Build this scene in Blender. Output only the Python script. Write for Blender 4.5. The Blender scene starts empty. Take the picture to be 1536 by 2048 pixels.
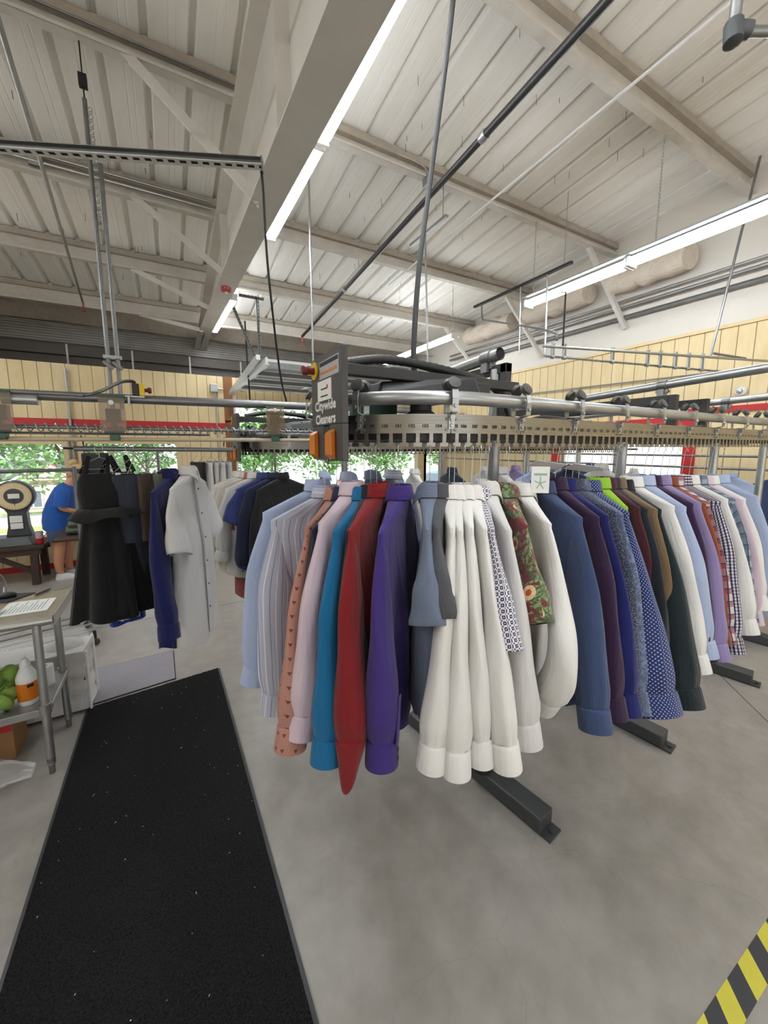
import bpy, math, random
from math import sin, cos, pi, radians, atan2, sqrt
from mathutils import Vector, Matrix, noise as mnoise

S = bpy.context.scene
COL = S.collection
random.seed(7)

# ------------------------------------------------------------ camera, world, sun, exposure
H_EYE = 1.9
YAW = radians(29.0)
PITCH = math.atan(103 / 769)
cam_d = bpy.data.cameras.new('camera')
cam_d.sensor_fit = 'VERTICAL'
cam_d.sensor_height = 36.0
cam_d.sensor_width = 27.0
cam_d.lens = 769 / 2048 * 36.0
cam_d.shift_y = -26 / 2048
cam_d.clip_start = 0.02
cam_d.clip_end = 500
cam = bpy.data.objects.new('camera', cam_d)
COL.objects.link(cam)
cam.location = (0, 0, H_EYE)
cam.rotation_euler = (pi / 2 - PITCH, 0, -YAW)
S.camera = cam

S.view_settings.view_transform = 'Standard'
S.view_settings.look = 'None'
S.view_settings.gamma = 1
S.view_settings.use_curve_mapping = False
S.view_settings.exposure = 0.06
S.cycles.max_bounces = 8
S.cycles.diffuse_bounces = 5
S.cycles.glossy_bounces = 3
S.cycles.transmission_bounces = 6
S.cycles.transparent_max_bounces = 10
S.cycles.caustics_reflective = False
S.cycles.caustics_refractive = False
S.cycles.sample_clamp_indirect = 6.0

SKY_POWER = 1.7
TUBE_POWER = 72.0
W = bpy.data.worlds.new('daylight'); S.world = W; W.use_nodes = True
wn = W.node_tree.nodes; wl = W.node_tree.links
bg = wn['Background']; bg.inputs[1].default_value = SKY_POWER
tc = wn.new('ShaderNodeTexCoord'); sp = wn.new('ShaderNodeSeparateXYZ'); rp = wn.new('ShaderNodeValToRGB')
wl.new(tc.outputs['Generated'], sp.inputs[0]); wl.new(sp.outputs['Z'], rp.inputs[0]); wl.new(rp.outputs[0], bg.inputs[0])
rp.color_ramp.elements[0].position = 0.0; rp.color_ramp.elements[0].color = (1.0, 1.0, 1.0, 1)
rp.color_ramp.elements[1].position = 0.9; rp.color_ramp.elements[1].color = (0.72, 0.86, 1.0, 1)
sd = bpy.data.lights.new('sun', 'SUN'); sd.energy = 13.0; sd.angle = radians(1.0); sd.color = (1, .96, .88)
so = bpy.data.objects.new('sun', sd); COL.objects.link(so)
so.rotation_euler = (radians(40), radians(-15), 0)

# ------------------------------------------------------------ colour and material helpers
def lin(c):
    return c / 12.92 if c <= .04045 else ((c + .055) / 1.055) ** 2.4
def hx(s):
    s = s.lstrip('#')
    return tuple(lin(int(s[i:i + 2], 16) / 255) for i in (0, 2, 4)) + (1.0,)

class N:
    """small node-tree writer"""
    def __init__(s, name, rough=.6, metal=0.0, spec=.5):
        s.m = bpy.data.materials.new(name); s.m.use_nodes = True
        s.t = s.m.node_tree; s.n = s.t.nodes; s.b = s.n['Principled BSDF']
        s.b.inputs['Roughness'].default_value = rough
        s.b.inputs['Metallic'].default_value = metal
        s.b.inputs['Specular IOR Level'].default_value = spec
    def new(s, kind, **kw):
        q = s.n.new('ShaderNode' + kind)
        for k, v in kw.items(): setattr(q, k, v)
        return q
    def link(s, a, b): s.t.links.new(a, b)
    def val(s, x, sock):
        if hasattr(x, 'is_output'): s.link(x, sock)
        else: sock.default_value = x
    def coord(s, kind='Object'):
        return s.new('TexCoord').outputs[kind]
    def math(s, op, a, b=0.0, c=0.0):
        q = s.new('Math', operation=op)
        for i, x in enumerate((a, b, c)): s.val(x, q.inputs[i])
        return q.outputs[0]
    def vmath(s, op, a, b=None):
        q = s.new('VectorMath', operation=op)
        s.val(a, q.inputs[0])
        if b is not None: s.val(b, q.inputs[1])
        return q.outputs['Value'] if op in ('LENGTH', 'DISTANCE', 'DOT_PRODUCT') else q.outputs['Vector']
    def sep(s, v):
        q = s.new('SeparateXYZ'); s.link(v, q.inputs[0]); return q.outputs
    def noise(s, scale, detail=4, rough=.55, v=None, dist=0.0):
        q = s.new('TexNoise'); q.inputs['Scale'].default_value = scale; q.inputs['Detail'].default_value = detail
        q.inputs['Roughness'].default_value = rough; q.inputs['Distortion'].default_value = dist
        s.link(v if v is not None else s.coord(), q.inputs['Vector'])
        return q.outputs[0]
    def mix(s, f, a, b, mode='MIX'):
        q = s.new('Mix', data_type='RGBA', blend_type=mode)
        s.val(f, q.inputs[0]); s.val(a, q.inputs[6]); s.val(b, q.inputs[7])
        return q.outputs[2]
    def ramp(s, f, stops, interp='LINEAR'):
        q = s.new('ValToRGB'); s.link(f, q.inputs[0]); r = q.color_ramp; r.interpolation = interp
        while len(r.elements) < len(stops): r.elements.new(.5)
        for e, (p, c) in zip(r.elements, stops): e.position = p; e.color = c
        return q.outputs[0]
    def rng(s, f, a, b, c, d):
        q = s.new('MapRange'); s.link(f, q.inputs[0])
        for i, x in enumerate((a, b, c, d)): q.inputs[i + 1].default_value = x
        return q.outputs[0]
    def base(s, c): s.val(c, s.b.inputs['Base Color']); return s
    def rough(s, c): s.val(c, s.b.inputs['Roughness']); return s
    def bump(s, h, strength=.3, dist=.01):
        q = s.new('Bump'); q.inputs['Strength'].default_value = strength; q.inputs['Distance'].default_value = dist
        s.link(h, q.inputs['Height']); s.link(q.outputs[0], s.b.inputs['Normal']); return s

def g(v): return (v, v, v, 1)
def simple(name, c, rough=.6, metal=0.0, var=.12, scale=12, bump=.05, spec=.5):
    q = N(name, rough, metal, spec)
    nz = q.noise(scale)
    c = hx(c) if isinstance(c, str) else c
    q.base(q.mix(nz, tuple(x * (1 - var) for x in c[:3]) + (1,), tuple(min(1, x * (1 + var)) for x in c[:3]) + (1,)))
    if bump: q.bump(q.noise(scale * 9), bump, .004)
    return q.m

M = {}
# concrete floor
q = N('polished_concrete', .42)
n1 = q.noise(.9, 6, .6); n2 = q.noise(7, 5, .6); n3 = q.noise(60, 3); n4 = q.noise(2.3, 4, .7, dist=.6)
c = q.mix(q.rng(n1, .3, .7, 0, 1), hx('#827d78'), hx('#9b9690'))
c = q.mix(q.rng(n2, .3, .75, 0, .5), c, hx('#b5b0aa'))
c = q.mix(q.rng(n4, .60, .74, 0, .35), c, hx('#86796a'))
c = q.mix(q.rng(n3, .70, .8, 0, .35), c, hx('#6f6963'))
vo = q.new('TexVoronoi', feature='DISTANCE_TO_EDGE'); vo.inputs['Scale'].default_value = .55
dv = q.vmath('ADD', q.coord(), None)
nd = q.new('TexNoise'); nd.inputs['Scale'].default_value = 1.7; nd.inputs['Detail'].default_value = 6; q.link(q.coord(), nd.inputs['Vector'])
wv = q.new('VectorMath', operation='SCALE'); q.link(nd.outputs['Color'], wv.inputs[0]); wv.inputs['Scale'].default_value = .5
q.link(q.vmath('ADD', q.coord(), wv.outputs[0]), vo.inputs['Vector'])
c = q.mix(q.math('MULTIPLY', q.math('LESS_THAN', vo.outputs['Distance'], .0009), .16), c, hx('#5d5751'))
q.base(c); q.rough(q.rng(n2, .2, .8, .26, .44)); q.bump(n3, .06, .004); M['concrete'] = q.m
# ceiling deck
q = N('painted_deck', .55)
v = q.vmath('MULTIPLY', q.coord(), (1, .18, 1)); n1 = q.noise(5, 5, .6, v); n2 = q.noise(.8, 4)
c = q.mix(q.rng(n1, .35, .75, 0, .8), hx('#eeece7'), hx('#dfdbd3'))
c = q.mix(q.rng(n2, .55, .75, 0, .35), c, hx('#cfc7ba')); q.base(c); M['deck'] = q.m
q = N('painted_steel', .55)
n1 = q.noise(6, 5, .6); n2 = q.noise(45, 3, .6)
c = q.mix(q.rng(n1, .3, .7, 0, 1), hx('#bdb8b0'), hx('#cdc8c0'))
c = q.mix(q.rng(n2, .69, .74, 0, .55), c, hx('#7a6f63')); q.base(c); M['steel'] = q.m
M['steel_shade'] = simple('shade_strip_steel', '#a39a8e', .7, scale=8, var=.25)  # darker steel colour that paints shade on the purlin tops
q = N('painted_rafter', .5)
n1 = q.noise(2.2, 5, .6); n2 = q.noise(30, 4, .7)
c = q.mix(q.rng(n1, .3, .7, 0, 1), hx('#cbc7c0'), hx('#d8d4cd'))
c = q.mix(q.rng(n2, .70, .75, 0, .6), c, hx('#8d7c6e')); q.base(c); M['rafter'] = q.m
# plywood siding with vertical grooves
def siding(name, axis):
    q = N(name, .7)
    o = q.coord(); x = q.sep(o)[axis]
    f = q.math('FRACT', q.math('DIVIDE', x, .165))
    gr = q.math('LESS_THAN', f, .055)
    v = q.vmath('MULTIPLY', o, (1, 1, .25) if axis == 0 else (1, 1, .25))
    n1 = q.noise(9, 5, .65, v); n2 = q.noise(70, 4, .6)
    c = q.mix(q.rng(n1, .3, .75, 0, 1), hx('#e6d3a9'), hx('#d8c292'))
    c = q.mix(q.rng(n2, .68, .78, 0, .5), c, hx('#b2986a'))
    c = q.mix(gr, c, hx('#8f7a58'))
    q.base(c); q.bump(q.math('SUBTRACT', 1.0, gr), .5, .01); return q.m
M['siding_x'] = siding('yellow_siding_back', 0)
M['siding_y'] = siding('yellow_siding_right', 1)
M['cream'] = simple('cream_trim', '#dcc79c', .6)
M['white_wall'] = simple('white_wallboard', '#d9d3ca', .8, var=.04, scale=3)
M['wall_plain'] = simple('plain_wall', '#cfc6b4', .8, var=.05, scale=2)
M['red'] = simple('red_paint', '#b01c22', .5)
M['brown_wood'] = simple('brown_post', '#7a4f2c', .7)
M['darkband'] = simple('dark_soffit', '#5f5a56', .5)
q = N('corrugated_liner', .4, .5)
z = q.sep(q.coord())[2]; f = q.math('FRACT', q.math('DIVIDE', z, .055))
q.base(q.mix(q.rng(q.noise(3), .3, .7, 0, 1), hx('#a4a29d'), hx('#8f8d88'))); M['liner'] = q.m
q = N('insulation', .6); nn = q.noise(9, 4, .6, q.vmath('MULTIPLY', q.coord(), (1, .4, 1)))
q.base(q.mix(nn, hx('#d8cfc2'), hx('#b9aa98'))); q.bump(nn, .6, .05); M['insul'] = q.m
# metals
M['galv'] = simple('galvanised_pipe', '#a6a8a8', .38, .85, var=.2, scale=14, bump=.04)
M['galv_dk'] = simple('weathered_galvanised', '#7f8080', .45, .8, var=.25, scale=20, bump=.06)
M['chrome'] = simple('bright_steel', '#c9cbcc', .22, .95, var=.08, bump=0)
q = N('brushed_plate', .32, .9)
nb = q.noise(40, 3, .6, q.vmath('MULTIPLY', q.coord(), (.15, .15, 6)))
q.base(q.mix(nb, hx('#9d9991'), hx('#7d7972'))); q.rough(q.rng(nb, .3, .7, .25, .42)); M['plate'] = q.m
M['stainless'] = simple('stainless_steel', '#b3b1ab', .3, .9, var=.12, scale=8)
M['black'] = simple('black_powder_coat', '#1d1d1e', .42, .0, var=.2, scale=30, bump=.05)
M['blackpl'] = simple('black_plastic', '#161617', .5, var=.2, bump=.03)
M['zinc'] = simple('zinc_coating', '#cfcfca', .5, .15, var=.1, scale=25)
M['rubber'] = simple('black_rubber', '#151515', .75)
M['wheel'] = simple('trolley_wheel', '#3b3a37', .55)
M['charcoal'] = simple('charcoal_base', '#3f4244', .45, .1, var=.12, scale=25)
M['ink'] = simple('dark_ink', '#1a1a1a', .7, bump=0)
M['whiteink'] = simple('white_lettering', '#e8e8e6', .6, bump=0, var=.02)
M['paper'] = simple('white_paper', '#e6e4e0', .7, bump=0, var=.03)
M['panel'] = simple('sign_board', '#3b3a3a', .45, var=.08, scale=20)
M['foil'] = simple('foil_label', '#c4c4c8', .25, .25, bump=.15, scale=6)
M['car_glass'] = simple('tinted_glass', '#4a5560', .15, bump=0)
M['amber'] = simple('amber_pad', '#c9700f', .35, var=.1)
M['yellow'] = simple('yellow_ring', '#d8b51c', .5)
M['maroon'] = simple('dark_red_button', '#6d1c18', .45)
M['spr_red'] = simple('red_sprinkler', '#a63a35', .5)
M['enamel'] = simple('white_enamel', '#dfe0df', .35, bump=0, var=.04)
M['beige'] = simple('beige_pipe', '#b9ab90', .5)
M['green'] = simple('green_plastic', '#24513c', .4)
M['wire'] = simple('hanger_wire', '#b9b9b6', .35, .7, bump=0)
M['cardboard'] = simple('cardboard', '#936c48', .8)
M['asphalt'] = simple('asphalt_lot', '#b5b2ad', .9, scale=5)
M['lawn'] = simple('lawn', '#7fa24e', .9, scale=30)
M['leafm'] = simple('tree_leaf', '#5e8a4e', .7, var=.4, scale=3)
M['bark'] = simple('tree_bark', '#5a4634', .9)
q = N('red_brick', .85); br = q.new('TexBrick'); br.inputs['Scale'].default_value = 5
q.link(q.vmath('MULTIPLY', q.coord(), (1, 1, 1)), br.inputs['Vector'])
br.inputs['Color1'].default_value = hx('#a5574a'); br.inputs['Color2'].default_value = hx('#8d4439'); br.inputs['Mortar'].default_value = hx('#b09a8c')
q.base(br.outputs[0]); M['brick'] = q.m
q = N('diffusing_tube', .4); q.b.inputs['Emission Color'].default_value = (.91, .96, 1, 1); q.b.inputs['Emission Strength'].default_value = TUBE_POWER
q.base((.9, .9, .9, 1)); M['tube'] = q.m
q = N('glowing_lens', .4); q.b.inputs['Emission Color'].default_value = (.92, .96, 1, 1); q.b.inputs['Emission Strength'].default_value = 19.0
q.base((.9, .9, .9, 1)); M['lens'] = q.m
q = N('clear_glass', .02); q.b.inputs['Alpha'].default_value = .06
q.base((.97, .99, 1, 1)); M['glass'] = q.m
q = N('clear_film', .06, spec=.9); q.b.inputs['Alpha'].default_value = .24
q.base((1, 1, 1, 1)); q.bump(q.noise(14, 5), .5, .02); M['film'] = q.m
q = N('smoky_plastic', .1); q.b.inputs['Alpha'].default_value = .42
q.base(hx('#8a755c')); M['smoky'] = q.m
# black loop mat
q = N('black_pile', .95, spec=.15); n1 = q.noise(150, 4, .75); n2 = q.noise(3, 4)
c = q.mix(q.rng(n1, .38, .7, 0, 1), hx('#0c0c0d'), hx('#3c3c3e')); c = q.mix(q.rng(n2, .4, .7, 0, .3), c, hx('#262627'))
q.base(c); q.bump(n1, 1.0, .02); M['pile'] = q.m
M['greymat'] = simple('grey_vinyl_mat', '#8c8891', .5, scale=30)
M['tape_y'] = simple('yellow_tape', '#cfc648', .6)
M['tape_k'] = simple('black_tape', '#35353a', .6)
M['skin'] = simple('skin', '#c58d6e', .55, var=.05)
M['hair'] = simple('blond_hair', '#c9a878', .6, var=.2, scale=60)
M['denim'] = simple('denim_cloth', '#44526e', .9)
M['oldwood'] = simple('dark_old_wood', '#3a2a20', .75, var=.3)
M['lime'] = simple('lime_towel', '#7f9f48', .95, var=.25, scale=60, bump=.6)

# ------------------------------------------------------------ fabrics (UV in metres)
def fab(name, c, pat=None, c2=None, c3=None, rough=.85, f=1.0, bumpy=.42, sheen=.15):
    q = N('cloth_' + name, rough, spec=.25)
    q.b.inputs['Sheen Weight'].default_value = sheen
    c = hx(c); c2 = hx(c2) if c2 else None; c3 = hx(c3) if c3 else None
    uv = q.new('UVMap').outputs[0]
    u, v, _ = q.sep(uv)
    fine = q.noise(7, 3, .5)
    def sq(x, freq, duty): return q.math('LESS_THAN', q.math('FRACT', q.math('MULTIPLY', x, freq)), duty)
    def cell(freq, off=(0, 0, 0)):
        w = q.vmath('ADD', q.vmath('MULTIPLY', uv, (freq, freq, 0)), off)
        return q.vmath('SUBTRACT', q.vmath('FRACTION', w), (.5, .5, 0))
    col = c
    if pat == 'stripe':
        col = q.mix(sq(u, 48 * f, .12), c, c2); col = q.mix(sq(u, 24 * f, .10), col, c3)
    elif pat == 'dots':
        d1 = q.math('LESS_THAN', q.vmath('LENGTH', cell(75 * f)), .17)
        d2 = q.math('LESS_THAN', q.vmath('LENGTH', cell(75 * f, (.5, .5, 0))), .17)
        col = q.mix(q.math('MAXIMUM', d1, d2), c, c2)
    elif pat == 'gingham':
        a = sq(u, 55 * f, .5); b = sq(v, 55 * f, .5)
        col = q.mix(a, c, c2); col = q.mix(q.math('MULTIPLY', b, .6), col, c2)
        col = q.mix(q.math('MULTIPLY', a, b), col, c3)
    elif pat == 'plaid':
        a = sq(u, 18 * f, .45); b = sq(v, 18 * f, .45)
        col = q.mix(q.math('MULTIPLY', a, .75), c, c2); col = q.mix(q.math('MULTIPLY', b, .75), col, c2)
        l = q.math('MAXIMUM', sq(u, 18 * f, .08), sq(v, 18 * f, .08)); col = q.mix(l, col, c3)
    elif pat == 'diamond':
        def dia(off, r0, r1):
            x, y, _z = q.sep(cell(62 * f, off))
            s_ = q.math('MAXIMUM', q.math('ABSOLUTE', x), q.math('ABSOLUTE', y))
            return q.math('MULTIPLY', q.math('LESS_THAN', s_, r1), q.math('GREATER_THAN', s_, r0))
        col = q.mix(q.math('MAXIMUM', dia((0, 0, 0), .10, .31), dia((.5, .5, 0), .0, .13)), c, c2)
    elif pat == 'tri':
        x, y, _z = q.sep(cell(24 * f)); row = q.math('FLOOR', q.math('MULTIPLY', v, 26 * f))
        t = q.math('LESS_THAN', q.math('ADD', q.math('ABSOLUTE', q.math('MULTIPLY', x, 1.6)), q.math('ABSOLUTE', q.math('ADD', y, .14))), .30)
        h_ = q.math('GREATER_THAN', y, -.12)
        col = q.mix(q.math('MULTIPLY', t, h_), c, c2)
    elif pat == 'floral':
        n1 = q.noise(13, 6, .72, uv, .8); n2 = q.noise(38, 5, .7, q.vmath('ADD', uv, (3, 7, 0)), 1.5); n3 = q.noise(140, 2, .5, uv)
        col = q.mix(q.math('GREATER_THAN', n1, .48), c, hx('#4c5a3e'))
        col = q.mix(q.math('MULTIPLY', q.math('GREATER_THAN', n1, .48), q.math('GREATER_THAN', n2, .52)), col, hx('#7f9467'))
        vv = q.new('TexVoronoi'); vv.inputs['Scale'].default_value = 11; q.link(uv, vv.inputs['Vector'])
        col = q.mix(q.math('LESS_THAN', vv.outputs['Distance'], .27), col, hx('#d5b98c'))
        col = q.mix(q.math('LESS_THAN', vv.outputs['Distance'], .16), col, hx('#b04434'))
        col = q.mix(q.rng(n3, .5, .7, 0, .4), col, hx('#2c1c18'))
    elif pat == 'speck':
        n1 = q.noise(260, 2, .5, uv); col = q.mix(q.rng(n1, .56, .66, 0, 1), c, c2)
    elif pat == 'leafy':
        n1 = q.noise(48, 4, .7, uv, 1.0); col = q.mix(q.rng(n1, .50, .56, 0, 1), c, c2)
    elif pat == 'glitter':
        vv = q.new('TexVoronoi'); vv.inputs['Scale'].default_value = 150; q.link(uv, vv.inputs['Vector'])
        col = q.mix(q.math('GREATER_THAN', q.sep(vv.outputs['Color'])[0], .6), c, c2)
    if pat != 'glitter':
        col = q.mix(q.rng(fine, .3, .7, 0, .25), col, q.mix(.5, col, (0.5, .5, .5, 1), 'SOFT_LIGHT'))
    q.base(col)
    wv = q.math('ADD', q.math('SINE', q.math('MULTIPLY', u, 4200)), q.math('SINE', q.math('MULTIPLY', v, 4200)))
    soft = q.math('ADD', q.noise(11, 3, .5), q.math('MULTIPLY', q.noise(1.0, 4, .6, q.vmath('MULTIPLY', uv, (26, 3.5, 0)), 1.2), 1.1))
    q.bump(q.math('ADD', q.math('MULTIPLY', wv, .01), soft), bumpy, .02)
    return q.m

# ------------------------------------------------------------ mesh builders
def V(*a): return Vector(a)
ORIGIN = {}
class MB:
    def __init__(s): s.v = []; s.f = []; s.uv = []; s.mi = []; s.cur = 0
    def face(s, idx, uv=None):
        s.f.append(tuple(idx)); s.uv.append(uv); s.mi.append(s.cur)
    def quadbox(s, p):           # 8 corners: bottom ring then top ring
        b = len(s.v); s.v += [Vector(x) for x in p]
        for q_ in ((3, 2, 1, 0), (4, 5, 6, 7), (0, 1, 5, 4), (1, 2, 6, 5), (2, 3, 7, 6), (3, 0, 4, 7)): s.face([b + i for i in q_])
        return s
    def box(s, c, d, rot=None, taper=1.0):
        x, y, z = d[0] / 2, d[1] / 2, d[2] / 2
        P = [V(-x, -y, -z), V(x, -y, -z), V(x, y, -z), V(-x, y, -z), V(-x * taper, -y * taper, z), V(x * taper, -y * taper, z), V(x * taper, y * taper, z), V(-x * taper, y * taper, z)]
        if rot is not None:
            R = rot if isinstance(rot, Matrix) else Matrix.Rotation(rot, 3, 'Z')
            P = [R @ p for p in P]
        return s.quadbox([p + Vector(c) for p in P])
    def b6(s, x0, x1, y0, y1, z0, z1):
        return s.box(((x0 + x1) / 2, (y0 + y1) / 2, (z0 + z1) / 2), (x1 - x0, y1 - y0, z1 - z0))
    def bar(s, a, b, w, h, up=(0, 0, 1)):   # rectangular bar from a to b
        a = Vector(a); b = Vector(b); d = (b - a).normalized(); u = Vector(up)
        if abs(d.dot(u)) > .98: u = V(0, 1, 0)
        r = d.cross(u).normalized() * (w / 2); t = r.cross(d).normalized() * (h / 2)
        return s.quadbox([a - r - t, a + r - t, b + r - t, b - r - t, a - r + t, a + r + t, b + r + t, b - r + t])
    def loft(s, rings, closed=True, cap0=False, cap1=False, uvscale=None):
        b = len(s.v); n = len(rings[0]); cum = [0.0]
        for i, r in enumerate(rings):
            s.v += [Vector(p) for p in r]
            if i: cum.append(cum[-1] + max((Vector(r[j]) - Vector(rings[i - 1][j])).length for j in range(0, n, max(1, n // 4))))
        mid = rings[len(rings) // 2]
        per = [0.0]
        for j in range(n): per.append(per[-1] + (Vector(mid[(j + 1) % n]) - Vector(mid[j])).length)
        for i in range(len(rings) - 1):
            for j in range(n if closed else n - 1):
                k = (j + 1) % n
                s.face((b + i * n + j, b + i * n + k, b + (i + 1) * n + k, b + (i + 1) * n + j),
                       ((per[j], cum[i]), (per[j + 1], cum[i]), (per[j + 1], cum[i + 1]), (per[j], cum[i + 1])))
        if cap0: s.face([b + j for j in range(n)][::-1])
        if cap1: s.face([b + (len(rings) - 1) * n + j for j in range(n)])
        return s
    def tube(s, pts, r, n=10, cap=True, ring=False):
        pts = [Vector(p) for p in pts]; R = []
        d0 = (pts[1] - pts[0]).normalized()
        up = V(0, 0, 1) if abs(d0.z) < .9 else V(1, 0, 0)
        u = d0.cross(up).normalized()
        m = len(pts)
        for i, p in enumerate(pts):
            if ring: d = (pts[(i + 1) % m] - pts[i - 1]).normalized()
            else: d = ((pts[min(i + 1, m - 1)] - pts[max(i - 1, 0)])).normalized()
            u = (u - d * u.dot(d)).normalized(); w = d.cross(u)
            rr = r[i] if isinstance(r, (list, tuple)) else r
            R.append([p + (u * cos(2 * pi * j / n) + w * sin(2 * pi * j / n)) * rr for j in range(n)])
        if ring: R.append(R[0])
        return s.loft(R, True, cap and not ring, cap and not ring)
    def lathe(s, prof, c=(0, 0, 0), n=24, axis=None, cap0=True, cap1=True):
        c = Vector(c); A = Vector(axis).normalized() if axis is not None else V(0, 0, 1)
        u = A.orthogonal().normalized(); w = A.cross(u)
        return s.loft([[c + A * z + (u * cos(2 * pi * j / n) + w * sin(2 * pi * j / n)) * max(r, 1e-5) for j in range(n)] for r, z in prof], True, cap0, cap1)
    def ell(s, c, r, n=16, m=10):
        c = Vector(c)
        return s.loft([[c + V(r[0] * sin(t) * cos(2 * pi * j / n), r[1] * sin(t) * sin(2 * pi * j / n), -r[2] * cos(t)) for j in range(n)]
                       for t in [max(.02, min(pi - .02, pi * i / m)) for i in range(m + 1)]], True, True, True)
    def build(s, name, mat, parent=None, smooth=True, ang=40, local=False, bevel=0):
        me = bpy.data.meshes.new(name)
        o0 = V(0, 0, 0) if (local or parent is None) else ORIGIN.get(parent.name, V(0, 0, 0))
        if parent is None and not local:
            if s.v:
                xs = [p.x for p in s.v]; ys = [p.y for p in s.v]; zs = [p.z for p in s.v]
            o0 = V(0, 0, 0)
        me.from_pydata([p - o0 for p in s.v], [], s.f)
        if any(u is not None for u in s.uv):
            ul = me.uv_layers.new(name='UVMap')
            k = 0
            for fi, f in enumerate(s.f):
                for j in range(len(f)):
                    ul.data[k].uv = s.uv[fi][j] if s.uv[fi] is not None else (0, 0)
                    k += 1
        mats = mat if isinstance(mat, (list, tuple)) else [mat]
        for mm in mats: me.materials.append(M[mm] if isinstance(mm, str) else mm)
        if len(mats) > 1: me.polygons.foreach_set('material_index', s.mi)
        if smooth:
            me.polygons.foreach_set('use_smooth', [True] * len(me.polygons))
            me.set_sharp_from_angle(angle=radians(ang))
        me.update()
        o = bpy.data.objects.new(name, me); COL.objects.link(o)
        if parent is not None: o.parent = parent
        ORIGIN[o.name] = o0
        if bevel:
            bm_ = o.modifiers.new('edge', 'BEVEL'); bm_.width = bevel; bm_.segments = 2; bm_.limit_method = 'ANGLE'; bm_.angle_limit = radians(40)
        return o

def tag(o, label=None, cat=None, group=None, kind=None):
    if label: o['label'] = label
    if cat: o['category'] = cat
    if group: o['group'] = group
    if kind: o['kind'] = kind
    return o
def thing(name, label, cat, loc=(0, 0, 0), rz=0.0, group=None):
    o = bpy.data.objects.new(name, None); COL.objects.link(o)
    o.empty_display_size = .1
    o.location = loc; o.rotation_euler = (0, 0, rz)
    ORIGIN[o.name] = Vector(loc)
    return tag(o, label, cat, group)
def struct(name, mb, mat, smooth=False, parent=None, **k):
    o = mb.build(name, mat, parent, smooth, **k)
    if parent is None: o['kind'] = 'structure'
    return o

def arc(p0, p1, p2, n=10):      # quadratic curve
    p0, p1, p2 = Vector(p0), Vector(p1), Vector(p2)
    return [p0 * (1 - t) ** 2 + p1 * 2 * t * (1 - t) + p2 * t * t for t in [i / n for i in range(n + 1)]]
def spline(pts, n=8):           # Catmull-Rom
    P = [Vector(p) for p in pts]; P = [P[0] * 2 - P[1]] + P + [P[-1] * 2 - P[-2]]; out = []
    for i in range(1, len(P) - 2):
        for k in range(n):
            t = k / n; a, b, c, d = P[i - 1], P[i], P[i + 1], P[i + 2]
            out.append(.5 * ((2 * b) + (c - a) * t + (2 * a - 5 * b + 4 * c - d) * t * t + (3 * b - a - 3 * c + d) * t ** 3))
    out.append(P[-2]); return out

# lettering: glyph outlines as flat polygons, cached per string
_glyph = {}
def text_mesh(s, size):
    if s not in _glyph:
        cu = bpy.data.curves.new('lettering', 'FONT'); cu.body = s; cu.size = 1; cu.resolution_u = 2
        o = bpy.data.objects.new('lettering', cu); COL.objects.link(o)
        dg = bpy.context.evaluated_depsgraph_get(); me = o.evaluated_get(dg).to_mesh()
        _glyph[s] = ([v.co.copy() for v in me.vertices], [tuple(p.vertices) for p in me.polygons])
        o.evaluated_get(dg).to_mesh_clear(); bpy.data.objects.remove(o); bpy.data.curves.remove(cu)
    vs, fs = _glyph[s]
    return [v * size for v in vs], fs
def put_text(mb, s, size, origin, right, up, bold=0.0, sx=1.0):
    vs, fs = text_mesh(s, size)
    if not vs: return
    w = max(v.x for v in vs) * sx; origin = Vector(origin); right = Vector(right).normalized(); up = Vector(up).normalized()
    nrm = right.cross(up)
    offs = [(0, 0)] if not bold else [(-bold, 0), (bold, 0), (0, bold), (0, -bold)]
    for k, (bx, by) in enumerate(offs):
        b = len(mb.v)
        mb.v += [origin + right * (v.x * sx - w / 2 + bx) + up * (v.y + by) + nrm * (.00004 * k) for v in vs]
        for f in fs: mb.face([b + i for i in f])
for d_ in '0123456789': text_mesh(d_, 1)

# ============================================================ THE SETTING
XL, XR, YF, YB, YE = -4.2, 6.0, -5.5, 7.7, 9.8     # left, right, front, storefront wall, eave
def deck(y): return 5.21 - .09 * y
def wall_open(mb, axis, t0, t1, a0, a1, z0, z1, ops):
    def put(p0, p1, q0, q1):
        if p1 - p0 < 1e-4 or q1 - q0 < 1e-4: return
        if axis == 'x': mb.b6(p0, p1, t0, t1, q0, q1)
        else: mb.b6(t0, t1, p0, p1, q0, q1)
    x = a0
    for (b0, b1, c0, c1) in sorted(ops):
        put(x, b0, z0, z1); put(b0, b1, z0, c0); put(b0, b1, c1, z1); x = b1
    put(x, a1, z0, z1)

m = MB(); m.b6(XL, XR, YF, YB, -.12, 0); struct('floor', m, 'concrete')
m = MB()
for (a, b) in (((-4.1, 4.86), (5.9, 4.86)), ((3.2, .5), (5.9, 3.3)), ((2.05, 4.8), (2.05, 7.6))): m.bar((a[0], a[1], .0004), (b[0], b[1], .0004), .006, .0008)
struct('floor_joint', m, 'charcoal')

# roof deck with ribs
prof = []
x = -4.2
k = 0
while x < 6.35:
    prof += [(x, 0), (x + .115, 0), (x + .120, .003), (x + .13, 0), (x + .165, 0), (x + .170, .003), (x + .18, 0), (x + .240, 0), (x + .258, .045), (x + .287, .045)]
    x += .305
m = MB(); yy = [YF - .3, 0.0, 2.2, 4.5, 6.8, YE + .5]
m.loft([[V(px, y, deck(y) + pz) for px, pz in prof] for y in yy], closed=False)
m.loft([[V(px, y, deck(y) + pz + .06) for px, pz in prof] for y in yy], closed=False)
struct('ceiling', m, 'deck')

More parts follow.
